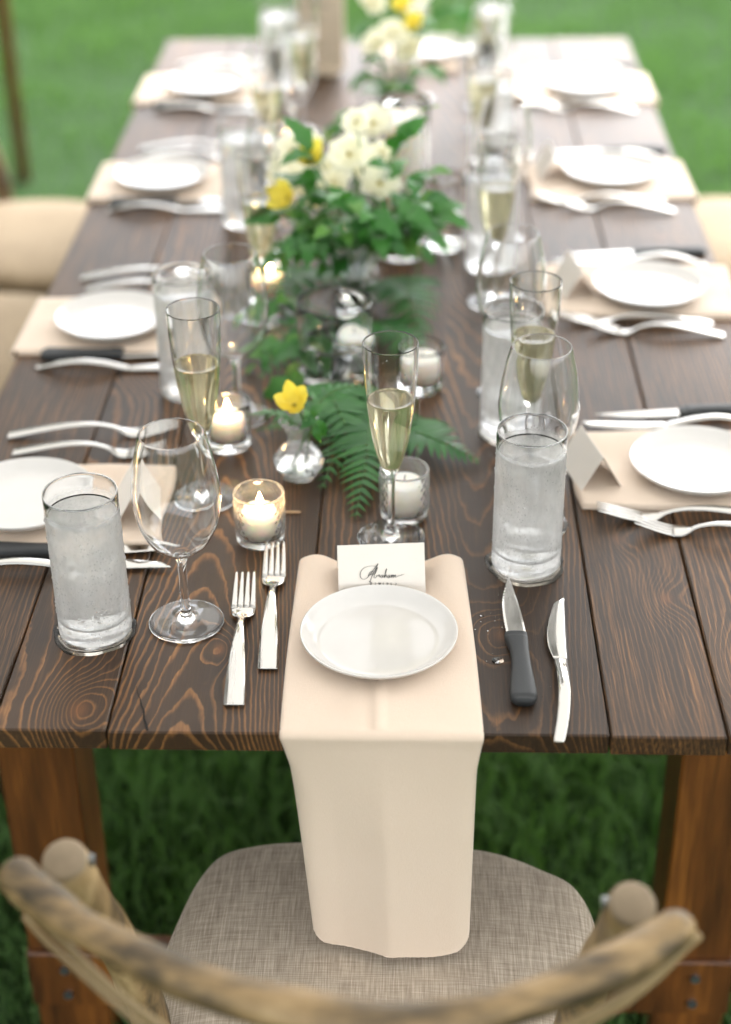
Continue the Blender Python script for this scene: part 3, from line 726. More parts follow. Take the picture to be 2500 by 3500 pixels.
def loft(outline, thick, zf, K=6):
    """outline: (y, xl, xr); thickness(y), z(y): rounded plate"""
    v, f = [], []
    for y, xl, xr in outline:
        t = thick(y); z = zf(y)
        for x, zz in ((xl, z+t*.5), (xl+(xr-xl)*.12, z+t), (xl+(xr-xl)*.88, z+t), (xr, z+t*.5), (xl+(xr-xl)*.88, z), (xl+(xr-xl)*.12, z)): v.append((x, y, zz))
    n = len(outline)
    for i in range(n-1):
        for k in range(K): k2 = (k+1) % K; f.append((i*K+k, i*K+k2, (i+1)*K+k2, (i+1)*K+k))
    f.append(tuple(range(K-1, -1, -1))); f.append(tuple((n-1)*K+k for k in range(K)))
    return v, f
def steak_knife_proto():
    c = thing('steak_knife', 'black handled serrated steak knife right of the central plate', 'knife', (.144, .041, T), math.radians(.5), 'steak knives with black handles')
    o = []
    for i in range(45):
        t = i/44; y = .104+.109*t; xr = .0095-.012*t**1.4 if t < 1 else -.0025
        xl = -.0100-.0022*sin(pi*min(1, t*1.25))+.0125*max(0, t-.5)**2*2.6*1.0
        if t < .82: xl += .0007*(i % 2)
        if t > .96: xl = xr-.0006-(1-t)*.05
        o.append((y, min(xl, xr-.0004), xr))
    v, f = loft(o, lambda y: .0013, lambda y: .0052); ob('blade', fix(me('blade', v, f, M['steel'], False)), c)
    h = [(-.0015, -.0075, .0085), (.003, -.0118, .0122), (.012, -.0128, .0132), (.03, -.0112, .0122), (.055, -.0086, .0105), (.08, -.0088, .0102), (.095, -.0118, .0104), (.104, -.0128, .0104), (.1065, -.0122, .0100)]
    v, f = [], []; sm_ = smooth_prof(h, 4); K = 14
    for y, xl, xr in sm_:
        tz = .0062 if .004 < y < .1 else .0048
        for k in range(K):
            a = 2*pi*k/K; cx, sz = cos(a), sin(a); ex = math.copysign(abs(cx)**.6, cx); ez = math.copysign(abs(sz)**.6, sz)
            v.append(((xl+xr)/2+(xr-xl)/2*ex, y, .0064+tz*ez))
    n = len(sm_)
    for i in range(n-1):
        for k in range(K): k2 = (k+1) % K; f.append((i*K+k, i*K+k2, (i+1)*K+k2, (i+1)*K+k))
    f.append(tuple(range(K-1, -1, -1))); f.append(tuple((n-1)*K+k for k in range(K)))
    ob('handle', fix(me('handle', v, f, M['black'])), c); return c
SK = steak_knife_proto()
def butter_knife_proto():
    c = thing('butter_knife', 'all steel butter knife right of the black handled knife, overhanging the table edge', 'knife', (.1745, -.012, T), math.radians(-4.2), 'stainless steel table knives')
    o = []
    for i in range(27):
        t = i/26; y = .122+.105*t; xr = .0068-.0030*t
        xl = -.0062-.0095*sin(pi*min(1, t*1.02+.02)**.85)*(1-.25*t)
        if t > .90: xl = xl*(1-(t-.9)/.1)+(xr-.001)*(t-.9)/.1
        o.append((y, min(xl, xr-.0005), xr))
    v, f = loft(o, lambda y: .0016, lambda y: .0035+max(0, .02*(y-.122))*.3); b = ob('blade', fix(me('blade', v, f, M['steel'])), c)
    sec = []
    for y, z, w, t, xo in smooth_prof([(0, .0012, .0045, .0022, -.002), (.006, .0016, .0052, .0026, -.001), (.03, .0080, .0056, .0040, .0020), (.06, .0120, .0058, .0050, .0030), (.09, .0095, .0062, .0046, .0015), (.112, .0050, .0066, .0034, .0002), (.1225, .0034, .0066, .0022, 0)], 4): sec.append((y, z, w, t, xo))
    v, f = strip([(a, b_, c_, d, 0) for a, b_, c_, d, e in sec]); v = [(x+sec[i//8][4], y, z) for i, (x, y, z) in enumerate(v)]
    ob('handle', fix(me('handle', v, f, M['steel'])), c); return c
BK = butter_knife_proto()
# side settings: forks and knives
def sidefork(i, side, x, y, ang, first, which):
    fork(FD if first else FS, 'dinner_fork' if first else 'salad_fork', x, y, ang, f'steel fork {which}, {ORD[i]} place of the {side} side')
for i in range(4):
    y = LY[i]
    # left guests: handle outwards (-x), tips towards the middle, forks on the far side, knives on the near side
    sidefork(i, 'left', -.452+.004*i, y+.168-.006*i*0, -pi/2+.045, True, 'farther from the plate')
    sidefork(i, 'left', -.437+.004*i, y+.126, -pi/2-.02, False, 'against the napkin')
    dup(SK, (-.452+(.03 if i == 0 else 0), y-.096-.006*(i > 1), T), -pi/2+.02, f'black handled steak knife touching the {ORD[i]} napkin on the left side')
    dup(BK, (-.455+.012*(i == 0), y-.128, T), -pi/2+.03*(1 if i == 0 else -1), f'steel butter knife below the {ORD[i]} napkin on the left side')
    y = RY[i]
    sidefork(i, 'right', .452-.004*i, y-.108+.004*i, pi/2-.03, True, 'touching the napkin')
    sidefork(i, 'right', .462-.004*i, y-.146+.004*i, pi/2-.10, False, 'nearest the viewer')
    dup(BK, (.470, y+.104, T), pi/2-.02, f'steel butter knife against the far edge of the {ORD[i]} napkin on the right side')
    dup(SK, (.474, y+.142, T), pi/2+.05, f'black handled steak knife beyond the {ORD[i]} napkin on the right side')

# ------------------------------------------------------------------ glasses
def off_in(outer, t):  # inner profile from outer wall points
    return [(max(r-t, .0003), z) for r, z in outer]
def water_glass_proto():
    c = thing('water_glass', '', 'water glass', (0, 0, T), 0, 'tall tumblers of iced water')
    outer = smooth_prof([(.0345, .0), (.0362, .002), (.0364, .02), (.0362, .08), (.0360, .159)], 8)
    pr = [(0, .0012), (.030, .0008), (.0345, 0)]+outer[1:]+[(.0356, .1608), (.0349, .1606), (.0346, .158)]+[(.0343, z) for z in np.linspace(.15, .025, 10)]+[(.0325, .0195), (.026, .0172), (0, .0165)]
    v, f = lathe(pr, 56); ob('tumbler', fix(me('tumbler', v, f, M['chilled'])), c)
    wp = [(0, .0163), (.026, .0170), (.0327, .0193), (.0345, .025)]+[(.0346, z) for z in np.linspace(.04, .134, 6)]+[(.0346, .1372), (.0335, .1362), (.030, .1358), (0, .1357)]
    v, f = lathe(wp, 56); ob('water', fix(me('water', v, f, M['water'])), c)
    return c
def droplets(n, rr, zmin, zmax, smax, seed, cl=True):
    rs = random.Random(seed); parts = []
    runs = [rs.uniform(0, 2*pi) for _ in range(26)]
    for _ in range(n):
        a = rs.choice(runs)+rs.gauss(0, .10) if cl and rs.random() < .6 else rs.uniform(0, 2*pi)
        z = rs.uniform(zmin, zmax); s = smax*(.16+.84*rs.random()**3.2); ez = s*rs.uniform(.9, 1.5); r = rr(z)
        v, f = [], []
        n1 = 6
        ca, sa = cos(a), sin(a); apex = s*.55
        def P(du_, dz_, h): return ((r+h)*ca-du_*sa, (r+h)*sa+du_*ca, z+dz_)
        for lv, (rad, h) in enumerate(((1.0, -.0001), (.72, apex*.62))):
            for k in range(n1): t = 2*pi*k/n1+lv*.5; v.append(P(cos(t)*s*rad, sin(t)*ez*rad, h))
        v.append(P(0, 0, apex))
        for k in range(n1): k2 = (k+1) % n1; f.append((k, k2, n1+k2, n1+k)); f.append((n1+k, n1+k2, 2*n1))
        parts.append((v, f))
    return join(parts)
WG = water_glass_proto()
def place(proto, pts, first=True):
    for i, (x, y, lab) in enumerate(pts):
        if i == 0: proto.location = (x, y, T); proto['label'] = lab; o = proto
        else: o = dup(proto, (x, y, T), rng.uniform(0, 6), lab)
        yield o
wl = list(place(WG, [(-.278, .161, 'misted tumbler of iced water in the left foreground, standing in a wet ring'), (.160, .287, 'misted tumbler of iced water right of the champagne, above the steak knife'),
    (-.246, .682, 'tall water tumbler in front of the second left plate'), (.157, .579, 'tall water tumbler just behind the right hand wine glass'), (.153, 1.085, 'water tumbler on the right beyond the second place'),
    (-.226, 1.262, 'water tumbler in front of the third left napkin'), (.169, 1.510, 'water tumbler beside the third right napkin'), (-.222, 1.965, 'water tumbler by the farthest left plate'), (.188, 2.000, 'water tumbler by the farthest right napkin')]))
for k, o in enumerate(wl[:2]):
    v, f = droplets(900, lambda z: .0362, .016, .134, .0019, 5+k); d = ob('condensation', me('condensation', v, f, M['drop']), o); tag(d, kind='stuff')

def bowl_glass(foot, stem, bowl, wall, lip, inner_bottom):
    outer = smooth_prof(foot+stem+bowl, 6)
    return outer
def wine_glass_proto():
    c = thing('wine_glass', '', 'wine glass', (0, 0, T), 0, 'empty stemmed wine glasses')
    low = smooth_prof([(.0370, .0004), (.0376, .0012), (.0370, .0020), (.025, .0034), (.0125, .0060), (.0068, .0100), (.0050, .018), (.0042, .040), (.0046, .068), (.0070, .0800)], 5)
    bowl = smooth_prof([(.0070, .0800), (.0165, .0868), (.0290, .0985), (.0385, .1190), (.0428, .1430), (.0425, .1600), (.0392, .1850), (.0335, .2100), (.0312, .2170)], 7)
    inn = [(max(.0001, r-.0011), z+.0008) for r, z in bowl[3:]]; inn[-1] = (bowl[-1][0]-.0010, .2168)
    pr = [(0, .0010), (.030, .0004)]+low[:-1]+bowl+[(bowl[-1][0]-.0005, .2175)]+inn[::-1]+[(0, bowl[2][1]+.0012)]
    v, f = lathe(pr, 64); ob('goblet', fix(me('goblet', v, f, M['glass'])), c); return c
WN = wine_glass_proto()
list(place(WN, [(-.188, .173, 'empty wine glass in the left foreground beside the forks'), (.172, .362, 'empty wine glass behind the right foreground tumbler'), (-.176, .610, 'empty wine glass behind the left champagne flute'), (.158, .672, 'empty wine glass beyond the right champagne flute'),
    (-.165, 1.12, 'empty wine glass on the left by the third napkin'), (.172, 1.18, 'empty wine glass on the right by the third napkin'), (-.172, 1.60, 'empty wine glass on the left by the farthest napkin'), (.172, 1.70, 'empty wine glass on the right by the farthest napkin')]))

def flute_proto():
    c = thing('champagne_flute', '', 'champagne flute', (0, 0, T), 0, 'champagne flutes')
    low = smooth_prof([(.0356, .0004), (.0361, .0012), (.0355, .0022), (.022, .0045), (.010, .0085), (.0056, .0130), (.0046, .022), (.0042, .050), (.0046, .072), (.0062, .0830)], 5)
    bowl = smooth_prof([(.0062, .0830), (.0098, .0900), (.0140, .1020), (.0185, .1200), (.0226, .1450), (.0256, .1720), (.0276, .2000), (.0286, .2250), (.0288, .2350)], 7)
    inn = [(max(.0001, r-.0012), z+.0006) for r, z in bowl[8:]]; inn[-1] = (bowl[-1][0]-.0010, .2348)
    pr = [(0, .0012), (.028, .0004)]+low[:-1]+bowl+[(bowl[-1][0]-.0005, .2356)]+inn[::-1]+[(inn[0][0]*.6, inn[0][1]-.002), (0, inn[0][1]-.003)]
    v, f = lathe(pr, 56); ob('flute', fix(me('flute', v, f, M['glass'])), c)
    lv = .1705; wi = [(r+.0003, z) for r, z in inn if z < lv]; rt = wi[-1][0]+.0002
    wp = [(0, inn[0][1]-.0032), (inn[0][0]*.6, inn[0][1]-.0022)]+wi+[(rt, lv), (rt-.0004, lv+.0008), (rt-.002, lv), (rt-.006, lv-.0004), (0, lv-.0004)]
    v, f = lathe(wp, 48); ob('champagne', fix(me('champagne', v, f, M['wine'])), c)
    rs = random.Random(4); parts = []
    for k in range(260):
        a = rs.uniform(0, 2*pi); rr = rt-.0010-abs(rs.gauss(0, .0006)); s = rs.uniform(.0002, .00055); x, y = rr*cos(a), rr*sin(a)
        parts.append(([(x+s, y, lv), (x, y+s, lv), (x-s, y, lv), (x, y-s, lv), (x, y, lv+s*1.2)], [(0, 1, 4), (1, 2, 4), (2, 3, 4), (3, 0, 4)]))
    v, f = join(parts); tag(ob('bubble_ring', me('bubble_ring', v, f, M['foam']), c), kind='stuff')
    return c
FG = flute_proto()
fl = list(place(FG, [(.016, .333, 'champagne flute standing at the centre behind the written name card'), (-.195, .414, 'champagne flute on the left between the wine glass and the lit candle'), (.173, .488, 'champagne flute on the right, seen through the nearest right wine glass'),
    (-.168, .905, 'champagne flute on the left before the third napkin'), (.152, .955, 'champagne flute on the right before the third napkin'), (-.198, 1.41, 'champagne flute on the left before the farthest napkin'), (.150, 1.450, 'champagne flute on the right before the farthest napkin'),
    (.040, 1.89, 'champagne flute standing in front of the far head plate'), (.173, 1.84, 'champagne flute on the right, farthest of its row'), (-.159, 1.70, 'champagne flute on the left beside the number board')]))
v, f = droplets(90, lambda z: .0288 if z > .2 else .0277, .182, .232, .0010, 21, False); tag(ob('condensation', me('condensation', v, f, M['drop']), fl[0]), kind='stuff')

# ------------------------------------------------------------------ candles and holders
def flame_light(parent, z):
    l = bpy.data.lights.new('candle_light', 'POINT'); l.energy = .028; l.color = (1, .70, .42); l.shadow_soft_size = .004
    o = bpy.data.objects.new('candle_light', l); COL.objects.link(o); o.parent = parent; o.location = (0, 0, z)
FLM = lathe(smooth_prof([(0, 0), (.0024, .002), (.0034, .0055), (.0026, .010), (.0011, .0145), (0, .018)], 4), 12)
def candle(x, y, z0, r, h, lab, lit=True, rz=0.):
    c = thing('votive_candle', lab, 'candle', (x, y, T+z0), rz, 'cream candles in glass holders')
    pr = [(0, 0), (r, 0), (r, h-.002), (r-.0015, h), (r*.7, h-.0012), (r*.25, h-.002), (0, h-.002)]
    v, f = lathe(pr, 32); ob('wax', fix(me('wax', v, f, M['wax'])), c)
    v, f = tube([(0, 0, h-.003), (.0004, 0, h+.004), (.0012, 0, h+.007)], .0007, 6); ob('wick', me('wick', v, f, M['wick']), c)
    if lit:
        v, f = FLM; ob('flame', fix(me('flame', v, f, M['flame'])), c, (.0008, 0, h+.0035)); flame_light(c, h+.012)
    return c
def diamond_holder():
    c = thing('votive_holder', '', 'candle holder', (0, 0, T), 0, 'pressed glass votive holders')
    nz, seg = 34, 84; zs = np.linspace(.009, .0535, nz)
    prof = [(0, .0015), (.022, .0008), (.0245, .0), (.0262, .003), (.0267, .0065)]+[(.0268+.0006*(z/.06), z) for z in zs]+[(.0276, .0575), (.0274, .0592), (.0262, .0600), (.0252, .0590)]+[(.0248, z) for z in np.linspace(.055, .012, 6)]+[(.0235, .0085), (.018, .0078), (0, .0076)]
    def rf(i, a, z):
        if not (5 <= i < 5+nz): return 1.0
        u = a/(2*pi)*21; w = (z-.009)/.0445*8.0
        p = abs(sin(pi*(u+w/2*1.0))); q = abs(sin(pi*(u-w/2*1.0))); e = min(1, (i-4)/3, (5+nz-i)/3)
        return 1+.075*(min(p, q)**.6-.55)*e
    v, f = lathe(prof, seg, rf); ob('cut_glass', fix(me('cut_glass', v, f, M['cutglass'], True)), c); return c
DH = diamond_holder()
list(place(DH, [(-.126, .331, 'diamond cut votive holder with a lit candle, behind the forks'), (.030, .382, 'diamond cut votive holder right behind the stem of the central flute')]))
candle(-.126, .331, .0080, .0195, .030, 'lit cream candle in the diamond cut holder behind the forks')
candle(.030, .382, .0080, .0205, .036, 'unlit cream candle in the diamond cut holder behind the central flute', False)
def plain_holder():
    c = thing('votive_holder', '', 'candle holder', (0, 0, T), 0, 'plain glass votive holders')
    pr = [(0, .002), (.023, .0012), (.0262, 0), (.0272, .002)]+[(.0274+.0010*z/.058, z) for z in np.linspace(.006, .056, 8)]+[(.0284, .0582), (.0272, .0590), (.0262, .058)]+[(.0255, z) for z in np.linspace(.054, .016, 5)]+[(.0238, .0122), (.015, .0112), (0, .011)]
    v, f = lathe(pr, 48); ob('glass_cup', fix(me('glass_cup', v, f, M['glass'])), c); return c
PH = plain_holder()
list(place(PH, [(-.182, .540, 'plain glass votive holder with a lit candle, beside the left champagne flute'), (-.163, .955, 'plain glass votive holder with a lit candle, left of the leafy carafe'), (-.174, 1.518, 'plain glass votive holder with a lit candle, farther left beyond the flowers'), (.050, .690, 'plain glass votive holder with an unlit candle, right of the wide cylinder')]))
candle(-.182, .540, .0115, .0205, .029, 'lit cream candle in the plain holder beside the left flute')
candle(-.163, .955, .0115, .0205, .029, 'lit cream candle in the plain holder left of the leafy carafe')
candle(-.174, 1.518, .0115, .0205, .029, 'lit cream candle in the plain holder beyond the flowers')
candle(.050, .690, .0115, .0215, .034, 'unlit cream candle in the plain holder right of the wide cylinder', False)
def cylinder(x, y, r, h, lab, water=None):
    c = thing('glass_cylinder', lab, 'glass cylinder', (x, y, T), 0, 'straight glass cylinders')
    t = .0028
    pr = [(0, .001), (r-.003, .0006), (r-.001, .0), (r, .002)]+[(r, z) for z in np.linspace(.01, h-.002, 6)]+[(r-.0008, h), (r-t+.0008, h), (r-t, h-.002)]+[(r-t, z) for z in np.linspace(h-.01, .012, 6)]+[(r-t-.003, .0075), (0, .007)]
    v, f = lathe(pr, 56); ob('glass_tube', fix(me('glass_tube', v, f, M['glass'])), c)
    if water:
        wp = [(0, .0068), (r-t-.003, .0073), (r-t+.0003, .012), (r-t+.0003, water), (r-t-.003, water-.0008), (0, water-.0008)]
        v, f = lathe(wp, 48); ob('water', fix(me('water', v, f, M['water'])), c)
    return c
def floater(x, y, z, r, lab):
    c = thing('floating_candle', lab, 'candle', (x, y, T+z), 0, 'floating candles')
    v, f = lathe(smooth_prof([(0, -.012), (r*.6, -.012), (r*.95, -.004), (r, .002), (r*.93, .006), (r*.6, .0085), (r*.2, .0075), (0, .0072)], 4), 36); ob('wax', fix(me('wax', v, f, M['wax'])), c)
    v, f = tube([(0, 0, .007), (.0004, 0, .013)], .0008, 6); ob('wick', me('wick', v, f, M['wick']), c)
cylinder(-.060, .702, .0480, .117, 'wide clear glass cylinder with water and a floating candle, in front of the carafe', .060)
floater(-.036, .712, .0600, .0215, 'cream floating candle in the wide cylinder in front of the carafe')
cylinder(.088, 1.165, .030, .110, 'clear glass cylinder with water and a floating candle, right of the pillar candle', .046)
floater(.088, 1.165, .0460, .0225, 'cream floating candle in the cylinder right of the pillar candle')
cylinder(.022, 1.135, .0400, .235, 'tall glass cylinder holding a cream pillar candle behind the leaves')
pc = thing('pillar_candle', 'tall cream pillar candle standing in a glass cylinder behind the leaves', 'candle', (.022, 1.135, T+.0072))
v, f = lathe(smooth_prof([(0, 0), (.029, 0), (.029, 0), (.0295, .1), (.029, .195), (.027, .200), (.027, .2), (.02, .1975), (0, .197)], 4), 40); ob('wax', fix(me('wax', v, f, M['wax'])), pc)
v, f = tube([(0, 0, .196), (.0005, 0, .206)], .0009, 6); ob('wick', me('wick', v, f, M['wick']), pc)
# a match left on the table
mt = thing('matchstick', 'bare wooden matchstick lying right of the lit diamond cut holder', 'match', (-.098, .384, T))
v, f = bevel_box(-.019, .012, -.0010, .0010, .0002, .0022, b=.0002); ob('stick', fix(me('stick', v, f, M['matchwood'], False)), mt)

# ------------------------------------------------------------------ plants
def leaf_mesh(L, W, mat, serr=0., n=12, fold=.25, curl=.3, lobes=0):
    v, f = [], []
    for i in range(n+1):
        t = i/n; w = W*(sin(pi*min(1, t**.75))**.85)*(1-.15*t); w *= 1+serr*((i % 2)-.5)
        if lobes: w *= .62+.38*abs(cos(pi*lobes*t))
        if i == n: w = .0003
        x = L*t; zc = -curl*L*t*t+.10*L*sin(pi*t)
        for s, k in ((-1, 1), (-.5, .5), (0, 0), (.5, .5), (1, 1)): v.append((x-.10*abs(s)*W*(1-t), s*w, zc+fold*abs(s)*w-.12*abs(s)**3*w))
    for i in range(n):
        for k in range(4): a = i*5+k; f.append((a, a+5, a+6, a+1))
    return me('leaf', v, f, mat)
def pinna(L, W, n=13):
    v, f = [], []
    for i in range(2*n+1):
        t = i/(2*n); w = W*(1-t**1.6*.93)*(.60+.40*(i % 2)) if i else W*.5
        x = L*t; zc = -.16*L*t*t
        sh = .35*W*(i % 2)
        for s in (-1, 0, 1): v.append((x+(sh if s else 0), s*w, zc+(.10*w if s else 0)))
    for i in range(2*n):
        for k in range(2): a = i*3+k; f.append((a, a+3, a+4, a+1))
    return me('leaflet', v, f, M['fern'])
PINNA = [pinna(.05, .0092), pinna(.05, .0098, 15), pinna(.05, .0088, 12)]
def frame(d, nrm):
    d = d.normalized(); b = nrm.cross(d); b = b.normalized() if b.length > 1e-4 else Vector((0, 1, 0)); n = d.cross(b)
    return Matrix((d, b, n)).transposed()
def frond(base, tip, lab, W=.055, n=17, lift=.016, sway=.0, seed=0, start=.08):
    rs = random.Random(seed); base, tip = Vector(base), Vector(tip)
    c = thing('fern_frond', lab, 'fern', (base.x, base.y, T+base.z), 0, 'fern fronds laid along the table')
    d = tip-base; side = Vector((-d.y, d.x, 0)).normalized()
    path = [d*t+side*sway*sin(pi*t)+Vector((0, 0, lift*sin(pi*min(1, t*1.0))+.003)) for t in np.linspace(0, 1, 24)]
    v, f = tube(path, [.0014*(1-.75*i/23) for i in range(24)], 6); ob('rachis', me('rachis', v, f, M['stem']), c)
    for i in range(n):
        t = start+(1-start)*(i/(n-.3))**.92; k = min(22, int(t*23)); p = path[k].lerp(path[k+1], t*23-k); dd = (path[k+1]-path[k]).normalized()
        Lp = W*(min(1, (t-start)*5+.55))*(1-((t-start)/(1-start))**1.35*.92)
        sd = Vector((-dd.y, dd.x, 0)).normalized()
        for s in (-1, 1):
            an = math.radians(66-14*t+rs.uniform(-6, 6)); q = dd*cos(an)+sd*s*sin(an)+Vector((0, 0, rs.uniform(-.06, .14)))
            q = q.normalized(); R = frame(q, (Vector((0, 0, 1))+dd*.1).normalized())
            o = ob('leaflet', rs.choice(PINNA), c); sc = Lp/.05
            o.matrix_basis = Matrix.LocRotScale(p+Vector((0, 0, .0006*s)), R.to_quaternion(), Vector((sc, sc*(.9+.2*rs.random())*(1 if sc > .5 else 1.25), sc)))
    return c
frond((-.020, .640, .012), (-.024, .366, .001), 'fern frond pointing at the viewer, its tip between the two diamond cut holders', .074, 21, .026, .010, 1)
frond((.000, .560, .010), (.118, .494, .002), 'fern frond pointing right, behind the central flute', .062, 15, .018, -.012, 2)
frond((-.045, .570, .010), (-.152, .566, .002), 'small fern frond pointing left, behind the little bud vase', .036, 11, .014, .008, 3)
frond((-.06, .66, .020), (-.005, .455, .004), 'fern frond lying over the first one behind the bud vase', .058, 16, .030, -.02, 4)
frond((-.030, .66, .014), (-.066, .425, .002), 'fern frond running beside the bud vase towards the match', .060, 17, .024, .012, 14)
frond((-.05, .86, .012), (-.160, .700, .004), 'fern frond lying left of the wide cylinder', .074, 16, .034, .02, 5)
frond((-.06, 1.00, .012), (-.150, .800, .006), 'fern frond lying below the candle left of the carafe', .072, 16, .046, -.015, 6)
frond((-.02, .98, .012), (.050, .760, .004), 'fern frond lying right of the carafe', .072, 16, .040, .015, 7)
frond((-.02, .86, .012), (.045, .655, .004), 'fern frond lying behind the unlit plain holder', .050, 14, .024, .012, 8)
frond((-.03, 1.22, .012), (-.135, 1.02, .006), 'fern frond lying left beyond the carafe', .060, 14, .040, .012, 9)
frond((.0, 1.42, .012), (-.09, 1.22, .006), 'fern frond lying at the foot of the pillar cylinder', .055, 13, .036, .012, 10)
frond((-.05, 1.9, .012), (.0, 1.66, .006), 'fern frond lying at the far flower vase', .055, 13, .036, .012, 11)

LEAF = [leaf_mesh(.045, .013, M['leaf'], .22), leaf_mesh(.05, .016, M['leaf'], .18, lobes=2.5), leaf_mesh(.04, .015, M['leaf'], .25, curl=.5)]
LIGHT = leaf_mesh(.042, .013, M['lightleaf'], .2)
PALE = [leaf_mesh(.03, .007, M['palegreen'], .1)]
def sprig(root, tip, lab, nl=7, size=1.0, seed=0, leaves=None, bend=.02, group='leafy sprigs in the vases'):
    rs = random.Random(seed); root, tip = Vector(root), Vector(tip); leaves = leaves or LEAF
    c = thing('leafy_sprig', lab, 'sprig', (root.x, root.y, T+root.z), 0, group)
    d = tip-root; side = Vector((-d.y, d.x, .2)).normalized()
    path = [d*t+side*bend*sin(pi*t)-Vector((0, 0, .02*max(0, t-.5)**2*4)) for t in np.linspace(0, 1, 12)]
    v, f = tube(path, [.0016*(1-.6*i/11) for i in range(12)], 6); ob('stem', me('stem', v, f, M['stem']), c)
    for i in range(nl):
        t = .38+.62*i/max(1, nl-1); k = min(10, int(t*11)); p = path[k].lerp(path[k+1], t*11-k); dd = (path[k+1]-path[k]).normalized()
        sd = dd.cross(Vector((rs.uniform(-.4, .4), rs.uniform(-.4, .4), 1))).normalized()*(1 if i % 2 else -1)
        q = (dd*rs.uniform(.35, .9)+sd*rs.uniform(.6, 1.0)+Vector((0, -.25*rs.random(), rs.uniform(-.45, .35)))).normalized()
        if i == nl-1: q = dd
        R = frame(q, Vector((rs.uniform(-.5, .5), rs.uniform(-.9, .1), 1)).normalized()); s = size*rs.uniform(.75, 1.2)
        o = ob('leaf', rs.choice(leaves), c); o.matrix_basis = Matrix.LocRotScale(p, R.to_quaternion(), Vector((s, s, s)))
    return c
def petal_mesh(L, W, mat, cup=.5, n=7, name='petal'):
    v, f = [], []
    for i in range(n+1):
        t = i/n; w = W*(.18+.95*sin(pi*min(.93, t**.8*.93)))*(1 if i < n else .55); z = cup*L*(t**1.7)
        for s in (-1, -.5, 0, .5, 1): v.append((L*t-.05*L*(s*s)*t, s*w, z+.25*w*s*s+.05*w*sin(9*t+s*3)))
    for i in range(n):
        for k in range(4): a = i*5+k; f.append((a, a+5, a+6, a+1))
    return me(name, v, f, mat)
PW = [petal_mesh(.036, .0125, M['white'], .12), petal_mesh(.028, .0105, M['white'], .45), petal_mesh(.015, .006, M['white'], .9)]
PY = [petal_mesh(.034, .0150, M['yellow'], .8), petal_mesh(.031, .0130, M['yellow'], 1.2)]
def flower(root, head, lab, kind='white', size=1.0, seed=0, face=None, group='cut flowers in the vases'):
    rs = random.Random(seed); root, head = Vector(root), Vector(head)
    c = thing('white_flower' if kind == 'white' else 'yellow_flower', lab, 'flower', (root.x, root.y, T+root.z), 0, group)
    d = head-root; path = [d*t+Vector((.012*sin(pi*t), 0, .01*sin(pi*t))) for t in np.linspace(0, 1, 10)]
    v, f = tube(path, .0015, 6); ob('stem', me('stem', v, f, M['stem']), c)
    up = Vector(face) if face else Vector((rs.uniform(-.5, .5), rs.uniform(-.9, -.2), rs.uniform(.5, 1))); up.normalize()
    a0 = up.orthogonal().normalized(); b0 = up.cross(a0)
    layers = ((8, 0, .0, PW), (7, 1, .5, PW), (5, 2, .2, PW)) if kind == 'white' else ((3, 0, 0, PY), (3, 1, pi/3, PY))
    for n, li, ph_, pm in layers:
        for k in range(n):
            t = 2*pi*k/n+ph_+rs.uniform(-.15, .15); q = a0*cos(t)+b0*sin(t); R = frame(q, up); s = size*rs.uniform(.9, 1.1)
            o = ob('petal', pm[li], c); o.matrix_basis = Matrix.LocRotScale(d, R.to_quaternion(), Vector((s, s, s)))
    hv, hf = lathe([(0, -.003), (.004, 0), (.0042, .003), (.002, .006), (0, .0065)], 10)
    o = ob('heart', me('heart', hv, hf, M['heart']), c); o.matrix_basis = Matrix.LocRotScale(d, up.to_track_quat('Z', 'Y'), Vector((size,)*3))
    return c
# little bud vase
bv = thing('bud_vase', 'small faceted glass bud vase with a yellow flower, left of the ferns', 'vase', (-.092, .465, T))
out = smooth_prof([(.0165, 0), (.0195, .002), (.0200, .005), (.0190, .008), (.0262, .0125), (.0298, .020), (.0285, .0275), (.0225, .036), (.0150, .043), (.0125, .050), (.0128, .058), (.0165, .066), (.0222, .0735), (.0236, .0762)], 5)
inn = [(max(.0004, r-.0026), z+.001) for r, z in out[22:]]; inn[-1] = (out[-1][0]-.0018, .0765)
v, f = lathe([(0, .001), (.012, .0006)]+out+inn[::-1]+[(.020, .0135), (.01, .0125), (0, .0125)], 12); ob('vase_glass', fix(me('vase_glass', v, f, M['cutglass'], False)), bv)
wp = [(0, .0127)]+[(.010, .0127), (.0200, .0137)]+[(max(.001, r-.0023), z) for r, z in out if .016 < z < .040]; wp += [(wp[-1][0], .040), (0, .0396)]
v, f = lathe(wp, 12); ob('water', fix(me('water', v, f, M['water'], False)), bv)
flower((-.098, .462, .016), (-.094, .455, .098), 'yellow flower in the little bud vase', 'yellow', .62, 3, (-.1, -.55, .8))
sprig((-.086, .468, .016), (-.070, .448, .095), 'small leafy sprig beside the yellow flower in the bud vase', 6, .55, 4)
frond((-.090, .470, .055), (-.010, .520, .085), 'fern tip arching right out of the bud vase', .030, 10, .018, .008, 31)
frond((-.092, .470, .06), (-.150, .480, .070), 'fern tip arching left out of the bud vase', .022, 9, .012, .004, 32)
